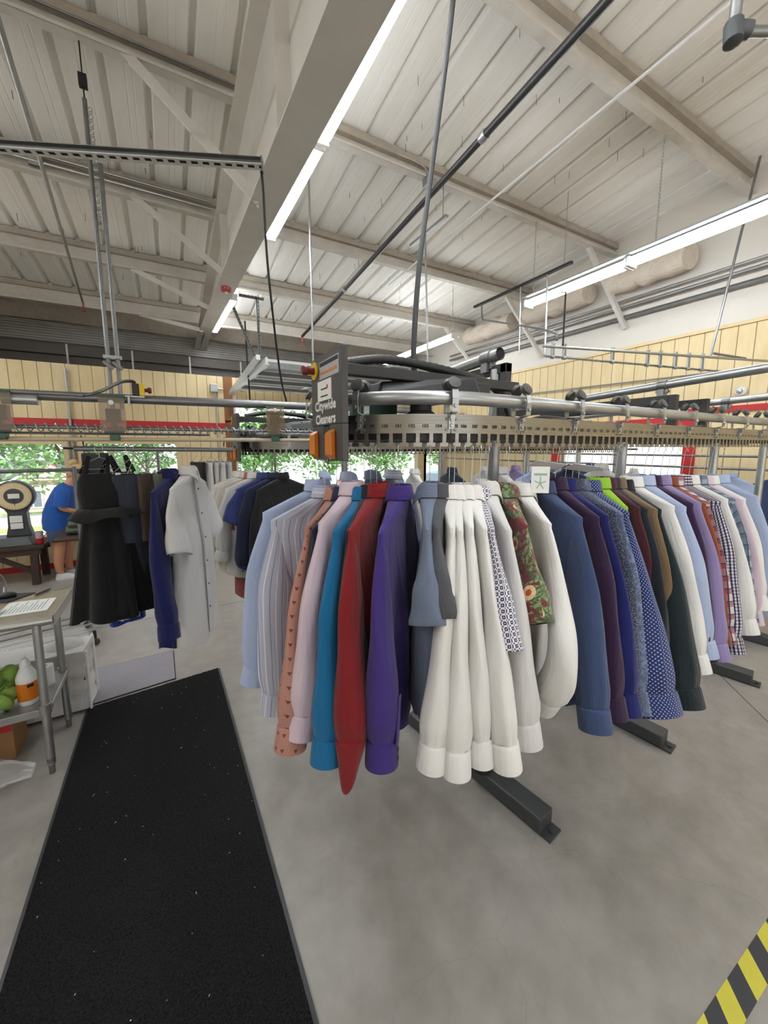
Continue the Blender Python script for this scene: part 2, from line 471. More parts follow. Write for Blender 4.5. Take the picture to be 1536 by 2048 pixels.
def purlin(name, y, zb, x0=XL, x1=6.05):
    zt = deck(y) - .002; m = MB()
    m.b6(x0, x1, y - .005, y + .005, zb, zt)                      # web
    m.b6(x0, x1, y - .075, y - .005, zb, zb + .006)               # bottom flange
    m.b6(x0, x1, y - .078, y - .072, zb, zb + .022)               # lip
    m.b6(x0, x1, y + .005, y + .075, zt - .02, zt - .012)
    for i in range(int((x1 - x0) / .305)):                        # rib closures
        m.b6(x0 + .25 + i * .305, x0 + .30 + i * .305, y - .02, y + .02, zt, zt + .03)
    o = struct(name, m, 'steel')
    m = MB(); m.b6(x0, x1, y - .06, y - .006, zt - .075, zt - .01); struct('shade_strip', m, 'steel_shade', parent=o)  # added dark strip: flange shade on the upper web, put in as colour
    return o
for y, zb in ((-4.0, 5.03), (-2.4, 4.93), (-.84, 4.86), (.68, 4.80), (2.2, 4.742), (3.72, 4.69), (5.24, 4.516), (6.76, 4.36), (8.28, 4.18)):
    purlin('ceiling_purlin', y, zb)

# tapered rafter frame
def zbot(y): return 3.48 + .073 * y
def ztop(y): return min(4.93 - .082 * y, 4.742 if y < 2.3 else 9) - .004
m = MB(); ys = [YF, 0, 2.2, 3.72, 5.24, 6.76, 8.28, 9.75]
zt_ = [4.73, 4.735, 4.735, 4.68, 4.51, 4.35, 4.17, 4.05]
def plate(m, x0, x1, f0, f1):
    m.loft([[V(x0, y, f0(i)), V(x1, y, f0(i)), V(x1, y, f1(i)), V(x0, y, f1(i))] for i, y in enumerate(ys)], True, True, True)
plate(m, .745, .757, lambda i: zbot(ys[i]), lambda i: zt_[i])
plate(m, .64, .86, lambda i: zbot(ys[i]) - .012, lambda i: zbot(ys[i]))
plate(m, .63, .87, lambda i: zt_[i] - .014, lambda i: zt_[i])
struct('ceiling_rafter', m, 'rafter')
m = MB()
for y in (-1.2, 2.45, 5.0): m.b6(.66, .745, y - .005, y + .005, zbot(y), 4.5)
struct('ceiling_rafter_stiffener', m, 'rafter')
def brace(a, b):
    m = MB(); a = Vector(a); b = Vector(b); d = (b - a).normalized(); n = d.cross(V(0, 1, 0)).normalized()
    m.bar(a, b, .07, .006, n); m.bar(a + V(0, -.034, 0), b + V(0, -.034, 0), .006, .07, n)
    return struct('ceiling_brace', m, 'rafter')
brace((-.10, 3.70, 4.72), (.70, 3.2, 3.70)); brace((-.18, 5.22, 4.55), (.70, 5.02, 3.85)); brace((-.3, 6.74, 4.37), (.70, 6.7, 3.98)); brace((-.3, 8.26, 4.2), (.70, 8.3, 4.08))
brace((5.35, 3.72, 4.70), (5.93, 3.45, 3.62)); brace((5.35, 5.24, 4.53), (5.93, 4.9, 3.5)); brace((5.2, 6.76, 4.37), (5.93, 6.5, 3.45))

# right wall: siding below, wallboard above
DR = (2.57, 4.45, 0, 2.1)
m = MB(); wall_open(m, 'y', XR, XR + .12, YF, YB, 0, 3.36, [DR]); struct('wall_right', m, 'siding_y')
m = MB(); m.b6(XR - .02, XR + .14, YF, YE, 3.36, 5.7); struct('wall_right_upper', m, 'white_wall')
m = MB(); m.b6(XR - .035, XR, YF, YB, 3.33, 3.37); struct('trim_1', m, 'cream')
m = MB(); m.b6(XR - .03, XR + .0, .4, DR[0], 2.33, 2.40); m.b6(XR - .03, XR, DR[1], YB, 2.33, 2.40); struct('trim_2', m, 'red')
m = MB(); m.b6(XR - .03, XR, YF, DR[0] - .12, 0, .1); m.b6(XR - .03, XR, DR[1] + .12, YB, 0, .1); struct('baseboard_right', m, 'red')
# red framed opening in the right wall
d = thing('door_2', None, None, (XR, 3.51, 0)); d['kind'] = 'structure'
m = MB(); m.b6(XR - .06, XR + .14, DR[0] - .12, DR[0], 0, 2.3); m.b6(XR - .06, XR + .14, DR[1], DR[1] + .12, 0, 2.3); m.b6(XR - .06, XR + .14, DR[0], DR[1], 2.1, 2.3)
m.build('door_frame', 'red', d, False)
m = MB(); m.b6(XR + .07, XR + .08, DR[0], DR[1], .05, 2.1); m.build('glass', 'glass', d, False)
m = MB()
for y in (DR[0] + .02, 3.51, DR[1] - .02): m.b6(XR + .05, XR + .10, y - .03, y + .03, 0, 2.1)
m.b6(XR + .05, XR + .10, DR[0], DR[1], .0, .12); m.b6(XR + .05, XR + .10, DR[0], DR[1], .95, 1.02); m.build('stile', 'galv', d, False)

# storefront wall
W1 = (-3.6, -1.44, .53, 1.95); W2 = (-1.19, .11, .5, 1.96); D1 = (1.08, 5.19, 0, 2.78); W3 = (5.42, 5.9, .35, 1.97)
m = MB(); wall_open(m, 'x', YB, YB + .14, XL, XR + .12, 0, 3.17, [W1, W2, D1, W3]); struct('wall_back', m, 'siding_x')
m = MB(); m.b6(XL, 1.0, YB - .02, YB, 2.24, 2.34); struct('trim_3', m, 'red')
m = MB(); m.b6(XL, 1.0, YB - .02, YB, 0, .09); struct('baseboard_back', m, 'red')
m = MB(); m.b6(.93, 1.08, YB - .05, YB, 0, 3.17); struct('trim_4', m, 'brown_wood')
m = MB(); m.b6(5.19, 5.42, YB - .03, YB + .02, 0, 3.1); struct('trim_5', m, 'cream')
for i, w in enumerate((W1, W2, W3)):
    d = thing('window_%d' % (i + 1), None, None, ((w[0] + w[1]) / 2, YB, w[2])); d['kind'] = 'structure'
    m = MB(); t = .07
    m.b6(w[0] - t, w[0], YB - .03, YB + .1, w[2] - t, w[3] + t); m.b6(w[1], w[1] + t, YB - .03, YB + .1, w[2] - t, w[3] + t)
    m.b6(w[0], w[1], YB - .03, YB + .1, w[3], w[3] + t); m.b6(w[0], w[1], YB - .05, YB + .1, w[2] - t, w[2])
    m.build('window_frame', 'cream', d, False)
    m = MB(); m.b6(w[0], w[1], YB + .07, YB + .075, w[2], w[3]); m.build('glass', 'glass', d, False)
    if i == 0:
        m = MB(); m.b6(-2.55, -2.5, YB + .04, YB + .1, w[2], w[3]); m.build('mullion', 'cream', d, False)
# soffit, dark band and corrugated liner up to the eave
m = MB(); m.b6(XL, XR, YB + .14, YE + .02, 3.10, 3.17); struct('ceiling_soffit', m, 'darkband')
m = MB(); m.b6(XL, XR, YE, YE + .1, 3.17, 3.66); m.b6(XL, XR, YE - .16, YE, 3.66, 3.86)
m.b6(XL, XR, YE - .20, YE, 3.855, 3.88); struct('wall_back_band', m, 'darkband')
m = MB()
for i in range(10): m.b6(XL + .5 + i * 1.05, XL + .53 + i * 1.05, YE - .18, YE - .16, 3.40, 3.86)
struct('trim_6', m, 'enamel')
m = MB(); zz = []
for i in range(8):
    z0 = 3.88 + i * .048; zz += [(z0, 0), (z0 + .022, 0), (z0 + .028, -.022), (z0 + .042, -.022)]
m.loft([[V(x, YE + o, z) for z, o in zz] for x in (XL, XR)], closed=False); struct('wall_back_liner', m, 'liner')
m = MB(); ring = []
for i in range(49):
    x = XL + (XR - XL) * i / 48; s_ = .05 * abs(sin(i * pi / 6))
    ring.append([V(x, YE - .05, 4.25), V(x, YE - .35 - s_, 4.22 - s_ * .6), V(x, YE - .8, 4.33), V(x, YE - 1.35, 4.46), V(x, YE - .05, 4.44)])
m.loft(ring, True, True, True); struct('ceiling_insulation', m, 'insul')
# remaining walls (behind and beside the camera)
m = MB(); m.b6(XL - .12, XL, YF, YE, 0, 5.7); struct('wall_left', m, 'wall_plain')
m = MB(); wall_open(m, 'x', YF - .12, YF, XL, XR, 0, 5.75, [(-3.8, .7, .05, 3.3), (1.0, 5.7, .05, 3.3)]); struct('wall_front', m, 'wall_plain')

# raised sectional door lying under the ceiling in the big opening
d = thing('door_1', None, None, (3.1, 6.4, 2.9)); d['kind'] = 'structure'
for i in range(4):
    y0 = 5.15 + i * .62; z = 2.98 - .012 * i
    m = MB(); m.b6(1.15, 5.12, y0 + .02, y0 + .60, z, z + .04)
    for x in (1.17, 2.15, 3.13, 4.11, 5.09): m.b6(x - .035, x + .035, y0 + .02, y0 + .60, z - .03, z)
    m.build('door_section', 'enamel', d, False)
    m = MB(); m.b6(1.13, 5.14, y0 - .03, y0 + .03, z - .06, z - .005); m.build('stiffener', 'galv_dk', d, False)
for x in (1.10, 5.17):
    m = MB(); m.b6(x - .012, x + .012, 4.9, 7.5, 2.90, 2.98); m.b6(x - .03, x + .03, 4.9, 7.5, 2.895, 2.903)
    m.tube(spline([(x, 7.3, 2.94), (x, 7.58, 2.86), (x, 7.66, 2.6), (x, 7.66, 0)], 6), .02, 6); m.build('track', 'enamel', d, False)
m = MB(); m.tube([(1.15, 7.55, 3.05), (5.1, 7.55, 3.05)], .03, 10); m.b6(2.9, 3.2, 5.0, 7.5, 3.06, 3.10); m.build('spring_shaft', 'galv_dk', d)

# insulated ducts and wall pipes high on the right wall
def simple_thing(name, label, cat, mb, mat, group=None, **k):
    return tag(mb.build(name, mat, None, **k), label, cat, group)
m = MB()
for (a, b) in ((2.6, 3.6), (3.9, 5.1), (5.4, 6.65)):
    n_ = 10; m2 = [(5.72 + .015 * sin(i * 1.7), a + (b - a) * i / n_, 4.22 + .02 * sin(i * 2.3)) for i in range(n_ + 1)]
    m.tube(m2, [.15 + .018 * (i % 2) for i in range(n_ + 1)], 16)
simple_thing('insulation_roll', 'foil faced insulation sagging along the top of the white right wall', 'insulation', m, 'insul')
for nm, x, z, r, lb in (('wall_conduit', 5.86, 4.02, .017, 'upper thin steel conduit running along the top of the right wall'), ('wall_conduit', 5.86, 3.93, .022, 'lower steel conduit beneath another along the top of the right wall'), ('wall_conduit', 5.9, 3.80, .03, 'thick dark pipe lowest along the white upper right wall')):
    m = MB(); m.tube([(x, .9, z - .04), (x, 7.4, z - .02)], r, 8); simple_thing(nm, lb, 'pipe', m, 'galv_dk' if r > .025 else 'galv')
m = MB(); m.tube([(5.95, 1.6, 2.80), (5.95, 7.5, 2.96)], .011, 8); m.tube([(5.95, 5.6, 3.02), (5.95, 7.5, 3.03)], .011, 8); m.b6(5.9, 5.98, 5.5, 5.62, 2.97, 3.08)
simple_thing('surface_conduit', 'thin conduit with small junction box across the yellow right wall', 'conduit', m, 'galv')
t = thing('wall_fitting', 'round white fitting on the yellow right wall', 'fitting', (5.97, 2.05, 2.56))
m = MB(); m.lathe([(.055, 0), (.055, .03), (.04, .045)], (5.99, 2.05, 2.56), 20, (-1, 0, 0)); m.build('rim', 'enamel', t)
m = MB(); m.lathe([(.03, 0), (.026, .03), (.01, .035)], (5.95, 2.05, 2.56), 16, (-1, 0, 0)); m.build('cap', 'galv', t)
t = thing('junction_box', 'grey junction box with conduit on the yellow back wall by the brown post', 'electrical box', (.77, 7.66, 2.95))
m = MB(); m.b6(.71, .83, 7.62, 7.70, 2.88, 3.02); m.build('box', 'galv', t, False, bevel=.005)
m = MB(); m.tube([(.79, 7.67, 2.88), (.79, 7.67, .1)], .012, 8); m.tube([(.83, 7.67, 2.95), (1.3, 7.67, 2.93)], .011, 8); m.build('conduit', 'galv', t)
m = MB(); m.tube([(-1.31, 7.65, 3.1), (-1.31, 7.65, .1)], .02, 8); m.tube([(-1.36, 7.65, 2.05), (-1.36, 7.65, .1)], .012, 8)
simple_thing('wall_pipe', 'grey vertical pipe on the post between the two left windows', 'pipe', m, 'galv')

# ------------------------------------------------------------ outside
def gz(y): return -.13 if y < 9.5 else -.13 - (y - 9.5) * .105
m = MB(); m.loft([[V(-90, y, gz(y)), V(90, y, gz(y))] for y in (-40, 9.5, 60, 120)], closed=False); struct('ground', m, 'asphalt')
for i_, (ya, yb, lb) in enumerate(((17.0, 18.4, 'near strip of mown grass across the car park'), (40, 46, 'far bank of mown grass beyond the parked cars'))):
    m = MB(); m.quadbox([(-60, ya, gz(ya) - .02), (70, ya, gz(ya) - .02), (70, yb, gz(yb) - .02), (-60, yb, gz(yb) - .02), (-60, ya, gz(ya) + .08), (70, ya, gz(ya) + .08), (70, yb, gz(yb) + .08), (-60, yb, gz(yb) + .08)]); tag(m.build('lawn_strip', 'lawn', None, False), lb, 'grass', None, 'stuff')
BYY = 56.0; b0 = gz(56.0)
t = thing('shop_building', 'red brick shop with gabled front seen through the far left window', 'building', (-14, BYY, b0))
m = MB(); m.b6(-40, -5.2, BYY, BYY + 9, b0 - .6, b0 + 3.6); m.build('wall', 'brick', t, False)
m = MB(); m.quadbox([(-41, BYY - .6, b0 + 3.6), (-4.6, BYY - .6, b0 + 3.6), (-4.6, BYY + 9.6, b0 + 3.6), (-41, BYY + 9.6, b0 + 3.6), (-40, BYY + 4, b0 + 5.4), (-5.2, BYY + 4, b0 + 5.4), (-5.2, BYY + 5, b0 + 5.4), (-40, BYY + 5, b0 + 5.4)]); m.build('roof', 'charcoal', t, False)
m = MB(); m.loft([[V(x, y, b0 + z) for x, z in ((-14.9, 3.3), (-9.8, 3.3), (-12.3, 5.1))] for y in (BYY - .5, BYY + 4)], True, True, True); m.build('gable', 'brick', t, False)
m = MB(); m.bar((-15.2, BYY - .6, b0 + 3.25), (-12.3, BYY - .6, b0 + 5.25), .25, .2); m.build('fascia', 'enamel', t, False)
m = MB(); m.bar((-9.5, BYY - .6, b0 + 3.25), (-12.3, BYY - .6, b0 + 5.25), .25, .2); m.build('fascia', 'enamel', t, False)
m = MB(); m.b6(-40, -15.0, BYY - .25, BYY - .02, b0 + 2.3, b0 + 3.4); sb_ = m.build('sign_band', 'enamel', t, False)
m = MB(); put_text(m, 'E STUDIO', .95, (-16.9, BYY - .27, b0 + 2.5), (1, 0, 0), (0, 0, 1), .04); m.build('sign_lettering', 'red', sb_, False)
for x in (-10.9, -13.6, -7.6, -17.5):
    w_ = MB(); w_.b6(x - .9, x + .9, BYY - .12, BYY, b0 + .2, b0 + 2.3); w_ = w_.build('window', 'enamel', t, False)
    for s_ in (-.41, .41):
        m = MB(); m.b6(x + s_ - .34, x + s_ + .34, BYY - .16, BYY - .1, b0 + .35, b0 + 2.15); m.build('pane', 'car_glass', w_, False)
def tree(x, y, h, r, label):
    t = thing('tree', label, 'tree', (x, y, gz(y)), 0, 'trees beyond the car park'); g0 = gz(y)
    m = MB(); m.tube([(x, y, g0 - .1), (x + .1, y, g0 + h * .35), (x, y, g0 + h * .6)], [.22, .16, .1], 8)
    for k in range(5):
        a = k * 1.3; m.tube([(x, y, g0 + h * .35), (x + cos(a) * r * .5, y + sin(a) * r * .5, g0 + h * .62)], [.09, .03], 6)
    m.build('trunk', 'bark', t)
    rnd = random.Random(int(x * 7 + y)); m = MB()
    for k in range(2600):
        p = V(rnd.gauss(0, 1), rnd.gauss(0, 1), rnd.gauss(0, 1)).normalized() * (rnd.random() ** .4)
        lump = 1 + .3 * sin(p.x * 5 + x) * cos(p.z * 4)
        c = V(x + p.x * r * lump, y + p.y * r * lump, g0 + h * .60 + p.z * h * .40 * lump)
        a = V(rnd.gauss(0, 1), rnd.gauss(0, 1), rnd.gauss(0, .6)).normalized(); b = a.cross(V(rnd.random(), rnd.random(), 1)).normalized(); s_ = (.10 + .16 * rnd.random()) * r / 2.8
        i = len(m.v); m.v += [c - a * s_, c - b * s_ * .5, c + a * s_, c + b * s_ * .5]; m.face((i, i + 1, i + 2, i + 3))
    m.build('foliage', 'leafm', t, False)
for a in ((-5.2, 30, 8.5, 3.4, 'leafy tree spreading over the brick shop outside the left window'), (-10.4, 33, 9.5, 3.8, 'broad tree at the edge of the far left window'), (-2.2, 47, 10, 3.6, 'tree standing beyond the second window'),
          (9.5, 52, 11, 4.6, 'round tree beyond the parked cars, left of the middle'), (19, 50, 11, 5, 'tall tree far beyond the car park behind the middle of the door'),
          (29, 52, 11, 4.8, 'bushy tree beyond the car park at the right of the door'), (14, 62, 14, 5, 'dark tree farthest behind the car park'), (41, 52, 12, 5, 'tree behind the blue car by the right door post')): tree(*a)
def car(x, y, rz, paint, label):
    t = thing('car', label, 'car', (x, y, gz(y)), rz, 'cars parked outside')
    pr = [(-2.2, .35), (-2.25, .75), (-1.5, .95), (-.8, 1.42), (.75, 1.45), (1.5, 1.0), (2.2, .85), (2.25, .4)]
    m = MB(); m.loft([[V(px, yy_, pz) for px, pz in pr] for yy_ in (-.85, -.8, .8, .85)], True, True, True); m.build('body', paint, t, True, 30, local=True, bevel=.05)
    for s_ in (-1, 1):
        m = MB(); m.quadbox([(-1.35, s_ * .856, .98), (1.4, s_ * .856, 1.0), (1.4, s_ * .862, 1.0), (-1.35, s_ * .862, .98), (-.75, s_ * .856, 1.36), (.7, s_ * .856, 1.38), (.7, s_ * .862, 1.38), (-.75, s_ * .862, 1.36)]); m.build('side_window', 'car_glass', t, False, local=True)
    m = MB(); m.quadbox([(-1.48, -.7, 1.0), (-1.48, .7, 1.0), (-1.42, .7, 1.0), (-1.42, -.7, 1.0), (-.86, -.62, 1.42), (-.86, .62, 1.42), (-.80, .62, 1.40), (-.80, -.62, 1.40)]); m.build('windscreen', 'car_glass', t, False, local=True)
    for wx in (-1.4, 1.4):
        for s_ in (-1, 1):
            m = MB(); m.lathe([(.32, -.1), (.34, -.08), (.34, .08), (.32, .1), (.18, .11)], (wx, s_ * .78, .34), 18, (0, 1, 0)); m.build('wheel', 'rubber', t, local=True)
M['car_blue'] = simple('blue_car_paint', '#3f7fae', .3, bump=0); M['car_red'] = simple('red_car_paint', '#a8352f', .3, bump=0); M['car_white'] = simple('white_car_paint', '#d9dcde', .3, bump=0); M['car_grey'] = simple('grey_car_paint', '#6d7881', .3, bump=0)
for a in ((5.6, 28, 1.3, 'car_blue', 'blue car parked outside, leftmost beyond the big door'), (9.2, 29, 1.5, 'car_white', 'white car parked beside the blue one outside'), (13.2, 30, 1.4, 'car_red', 'red car parked outside beyond the big door'),
          (16.8, 29, 1.6, 'car_grey', 'grey car parked outside to the right of the red one'), (20.6, 30, 1.5, 'car_white', 'second white car parked outside beyond the door'), (12.2, 15.6, .6, 'car_blue', 'bright blue car close outside the narrow right window'), (9.6, 5.0, 1.4, 'car_grey', 'grey car outside the red framed opening'),
          (-3.5, 34, .0, 'car_white', 'white car beyond the second window')): car(*a)

# ============================================================ CONVEYORS
XC, YC, RR, XEND = .93, 1.42, .42, 6.0
PITCH_S = .0437
def loop_point(s, x_end=XEND, grow=0.0):
    """s=0 where the near straight starts; s>0 runs right along the near side, s<0 goes round the left end onto the far side"""
    r = RR
    if s >= 0: p = (XC + s, YC - r); t = (1, 0)
    elif s > -pi * r:
        a = s / r; p = (XC + r * sin(a), YC - r * cos(a)); t = (cos(a), sin(a))
    else:
        q_ = -s - pi * r; p = (XC + q_, YC + r); t = (-1, 0)
    n = (t[1], -t[0])            # outward
    return V(p[0] + n[0] * grow, p[1] + n[1] * grow, 0), V(t[0], t[1], 0), V(n[0], n[1], 0)

def conveyor(dx, dy, dz, label, detail):
    L = XEND - XC - .5
    off = V(dx, dy, 0)
    t = thing('garment_conveyor', label, 'conveyor', (1.5 + dx, YC + dy, 0), 0, 'garment conveyors')
    Z = lambda z: z + dz
    # pipe rail
    ss = [L * (1 - i / 14) for i in range(14)] + [-pi * RR * i / 26 for i in range(27)] + [-pi * RR - L * i / 14 for i in range(1, 15)]
    m = MB(); m.tube([loop_point(s)[0] + off + V(0, 0, Z(2.06)) for s in ss], .0225, 14); m.build('pipe_rail', 'galv', t)
    # lower drive guide (black) inside the slotted plates
    m = MB(); m.loft([[loop_point(s, grow=g_)[0] + off + V(0, 0, Z(z)) for g_, z in ((-.07, 1.925), (-.03, 1.925), (-.03, 1.95), (-.07, 1.95))] for s in ss], True, True, True)
    m.build('guide_track', 'black', t, True, 30)
    # slotted number plates, trolleys, hung at every seventh slot
    s0 = -.118
    lo = -(pi * RR + (L if detail else 1.5)); k0 = int((lo - s0) / (7 * PITCH_S)); k1 = int((L - s0) / (7 * PITCH_S)) - 1
    for k in range(k0, k1):
        sa = s0 + 7 * k * PITCH_S; sm = sa + 3.5 * PITCH_S
        near = sm > -.9
        m = MB()
        gap = .0015
        cols = [sa + gap + (7 * PITCH_S - 2 * gap) * i / 14 for i in range(15)]
        def sheet(sl, za, zb):
            rings = []
            for s in sl:
                p, _, n = loop_point(s, grow=.004); q_ = p - n * .003
                rings.append([p + off + V(0, 0, Z(za)), p + off + V(0, 0, Z(zb)), q_ + off + V(0, 0, Z(zb)), q_ + off + V(0, 0, Z(za))])
            m.loft(rings, True, True, True)
        sheet(cols if -pi * RR - .2 < sm < .2 else [cols[0], cols[-1]], 1.946, 2.008)
        for i in range(7):
            c_ = sa + (i + .5) * PITCH_S
            sheet([c_ - .0062, c_ + .0062], 1.915, 1.946)
            sheet([c_ - .0135, c_ - .006, c_ + .006, c_ + .0135], 1.903, 1.916)
        black = k == -2
        if detail and near and k < 9:
            m.cur = 1
            for sgn in (.35, 6.65):
                for z in (1.958, 1.992):
                    p, tn, n = loop_point(sa + sgn * PITCH_S, grow=.004); m.lathe([(.0055, 0), (.0045, .003), (.001, .004)], p + off + V(0, 0, Z(z)), 8, n)
            m.cur = 0
        pl = m.build('slot_plate', ['black' if black else 'plate', 'galv_dk'], t, True, 30)
        if detail and near and not black and k < 9:
            m = MB()
            for i in range(7):
                c_ = sa + (i + .02) * PITCH_S + (.0 if i else .012)
                p, tn, n = loop_point(c_, grow=.0052); put_text(m, str(105 + 7 * k + i), .0155, p + off + V(0, 0, Z(1.9645)), tn, (0, 0, 1), .0005)
            m.build('slot_number', 'ink', pl, False)
        # trolley at the joint
        p, tn, n = loop_point(sa); p = p + off; c = p + V(0, 0, Z(2.06))
        m = MB()
        hw = .0105
        prof = [n * .0065 + V(0, 0, -.10), n * .0065 + V(0, 0, -.052), n * .034 + V(0, 0, -.046), n * .036 + V(0, 0, -.006), n * .031 + V(0, 0, .022), n * .016 + V(0, 0, .044)]
        for a_, b_ in zip(prof[:-1], prof[1:]): m.bar(c + a_, c + b_, hw * 2, .004, n if abs((b_ - a_).normalized().dot(n)) < .8 else (0, 0, 1))
        prof2 = [n * .0 + V(0, 0, -.055), n * -.034 + V(0, 0, -.046), n * -.036 + V(0, 0, -.006), n * -.016 + V(0, 0, .044)]
        for a_, b_ in zip(prof2[:-1], prof2[1:]): m.bar(c + a_, c + b_, hw * 2, .004, (0, 0, 1))
        for z in (-.028, -.07, -.088): m.lathe([(.007, 0), (.006, .005), (.001, .006)], c + n * (.038 if z > -.05 else .0085) + V(0, 0, z), 8, n)
        m.tube([c + n * .018 - V(0, 0, .062) , c - n * .018 - V(0, 0, .062)], .009, 8)
        tr = m.build('trolley', 'galv', t, True, 35)
        if sm > -.9 or detail is False:
            m = MB()
            for sg in (-1, 1):
                m.lathe([(.010, -.010), (.0215, -.008), (.0215, .008), (.010, .010)], c + n * sg * .021 + V(0, 0, .043), 16, (n * sg * .85 + V(0, 0, .5)))
            m.build('roller', 'wheel', tr)
    # posts and floor bases
    for x, xe in ((1.44, 1.53), (2.57, 2.66), (3.87, 4.02), (4.86, 5.0)):
        m = MB(); m.tube([(x + dx, YC + .03 + dy, .1), (x + dx, YC + .03 + dy, Z(2.28 if x < 2 else 1.99))], .03, 18); m.build('post', 'galv', t)
        m = MB(); a = V(xe + dx, 1.085 + dy, .05); b = V(x - .06 + dx, 2.05 + dy, .05); m.bar(a, b, .115, .08); m.build('floor_base', 'charcoal', t, False, bevel=.008)
        d = (b - a).normalized()
        m = MB(); m.bar(a - d * .05 + V(0, 0, -.044), b + d * .05 + V(0, 0, -.044), .10, .012)
        m.lathe([(.012, 0), (.012, .012)], a - d * .03 + V(0, 0, -.038), 8); m.build('foot_plate', 'charcoal', t, False)
        m = MB(); m.lathe([(.05, .09), (.048, .11), (.036, .115), (.034, .16)], (x + dx, YC + .03 + dy, 0), 18); m.build('post_collar', 'rubber', t)
        # cross arm carrying both rails
        m = MB(); y0, y1 = YC - .10 + dy, YC + .30 + dy; xx = x + dx
        m.b6(xx - .02, xx + .02, y0 - .3, y1 + .1, Z(1.985), Z(2.02)); (x < 2) and (m.b6(xx - .02, xx + .02, YC - .05 + dy, YC - .01 + dy, Z(2.02), Z(2.30)), m.b6(xx - .02, xx + .02, YC - .05 + dy, YC + .5 + dy, Z(2.255), Z(2.30)))
        m.build('cross_arm', 'black', t, False, bevel=.004)
    return t
conv1 = conveyor(0, 0, 0, 'nearest garment conveyor with numbered steel slots running along the row of shirts', True)
conv2 = conveyor(-.03, 1.85, -.06, 'second garment conveyor behind the nearest one, nearer the big door', False)

def drive(dx, dy, dz, label, par):
    t = thing('conveyor_drive', label, 'motor', (1.0 + dx, YC + dy, 2.1 + dz), 0, 'conveyor drive units')
    X, Y, Z = dx, dy, dz
    m = MB(); m.quadbox([(.70 + X, 1.30 + Y, 2.10 + Z), (1.14 + X, 1.22 + Y, 2.10 + Z), (1.14 + X, 1.60 + Y, 2.10 + Z), (.70 + X, 1.60 + Y, 2.10 + Z), (.72 + X, 1.32 + Y, 2.15 + Z), (1.12 + X, 1.24 + Y, 2.185 + Z), (1.12 + X, 1.58 + Y, 2.185 + Z), (.72 + X, 1.58 + Y, 2.15 + Z)])
    m.build('housing', 'black', t, False, bevel=.008)
    m = MB(); m.b6(.98 + X, 1.2 + X + .02, 1.26 + Y, 1.32 + Y, 2.105 + Z, 2.17 + Z); m.build('access_cover', 'black', t, False, bevel=.006)
    m = MB(); m.b6(.49 + X, 1.42 + X, 1.285 + Y, 1.325 + Y, 2.155 + Z, 2.195 + Z); m.build('sign_arm', 'black', t, False, bevel=.003)
    m = MB(); m.lathe([(.05, 1.96 + Z), (.06, 1.98 + Z), (.06, 2.04 + Z), (.045, 2.05 + Z), (.045, 2.10 + Z)], (.93 + X, 1.36 + Y, 0), 18); m.build('gear_motor', 'blackpl', t)
    m = MB(); m.lathe([(.28, 1.965 + Z), (.29, 1.97 + Z), (.29, 1.985 + Z), (.28, 1.99 + Z)], (.93 + X, YC + Y, 0), 40); m.build('drive_wheel', 'galv_dk', t)
    m = MB(); m.b6(.72 + X, .9 + X, 1.5 + Y, 1.62 + Y, 2.0 + Z, 2.09 + Z); m.build('control_board', 'green', t, False, bevel=.005)
    pts = spline([(.56 + X, 1.33 + Y, 2.2 + Z), (.75 + X, 1.34 + Y, 2.235 + Z), (1.0 + X, 1.34 + Y, 2.225 + Z), (1.25 + X, 1.33 + Y, 2.19 + Z), (1.36 + X, 1.33 + Y, 2.13 + Z), (1.39 + X, 1.30 + Y, 2.03 + Z), (1.40 + X, 1.30 + Y, 1.94 + Z)], 16)
    m = MB(); m.tube(pts, [.0165 + .002 * (i % 2) for i in range(len(pts))], 10); m.build('flexible_hose', 'blackpl', t, True, 60)
    pts = spline([(.60 + X, 1.36 + Y, 2.205 + Z), (.72 + X, 1.37 + Y, 2.24 + Z), (.9 + X, 1.37 + Y, 2.235 + Z), (1.1 + X, 1.35 + Y, 2.2 + Z)], 8)
    m = MB(); m.tube(pts, .011, 8); m.build('cable', 'rubber', t)
    return t
drive(0, 0, 0, 'black drive unit with motor on the left end of the nearest conveyor', conv1)
drive(-.03, 1.85, -.06, 'black drive unit on the left end of the second conveyor', conv2)
# frames and tie pipes above the conveyor
for x, y0, nm in ((3.15, 1.45, 'black square frame arm over the nearest conveyor, second along it'), (3.62, 1.45, 'black square frame arm over the nearest conveyor, third along it')):
    t = thing('frame_arm', nm, 'bracket', (x, y0, 2.03), 0, 'frame arms over the conveyors')
    m = MB(); m.b6(x - .025, x + .025, y0 - .025, y0 + .025, 2.0, 2.27); m.b6(x - .025, x + .025, y0 - .4, y0 + .38, 1.985, 2.02); m.build('upright', 'black', t, False, bevel=.004)
    m = MB(); m.b6(x - .025, x + .025, y0 + .025, y0 + 1.5, 2.215, 2.27); m.build('arm', 'black', t, False, bevel=.004)
m = MB(); m.b6(1.0, 5.3, YC - .03, YC + .03, 1.99, 2.03); simple_thing('centre_channel', 'long black channel running between the two rails of the nearest conveyor', 'channel', m, 'black', smooth=False)
pts = spline([(1.40, 1.25, 2.0), (1.5, 1.2, 2.03), (1.8, 1.17, 2.01), (2.2, 1.16, 1.985), (2.7, 1.17, 1.99), (3.2, 1.2, 2.0)], 10)
m = MB(); m.tube(pts, .014, 8); simple_thing('drive_cable', 'black cable sagging behind the slotted plates of the nearest conveyor', 'cable', m, 'rubber')
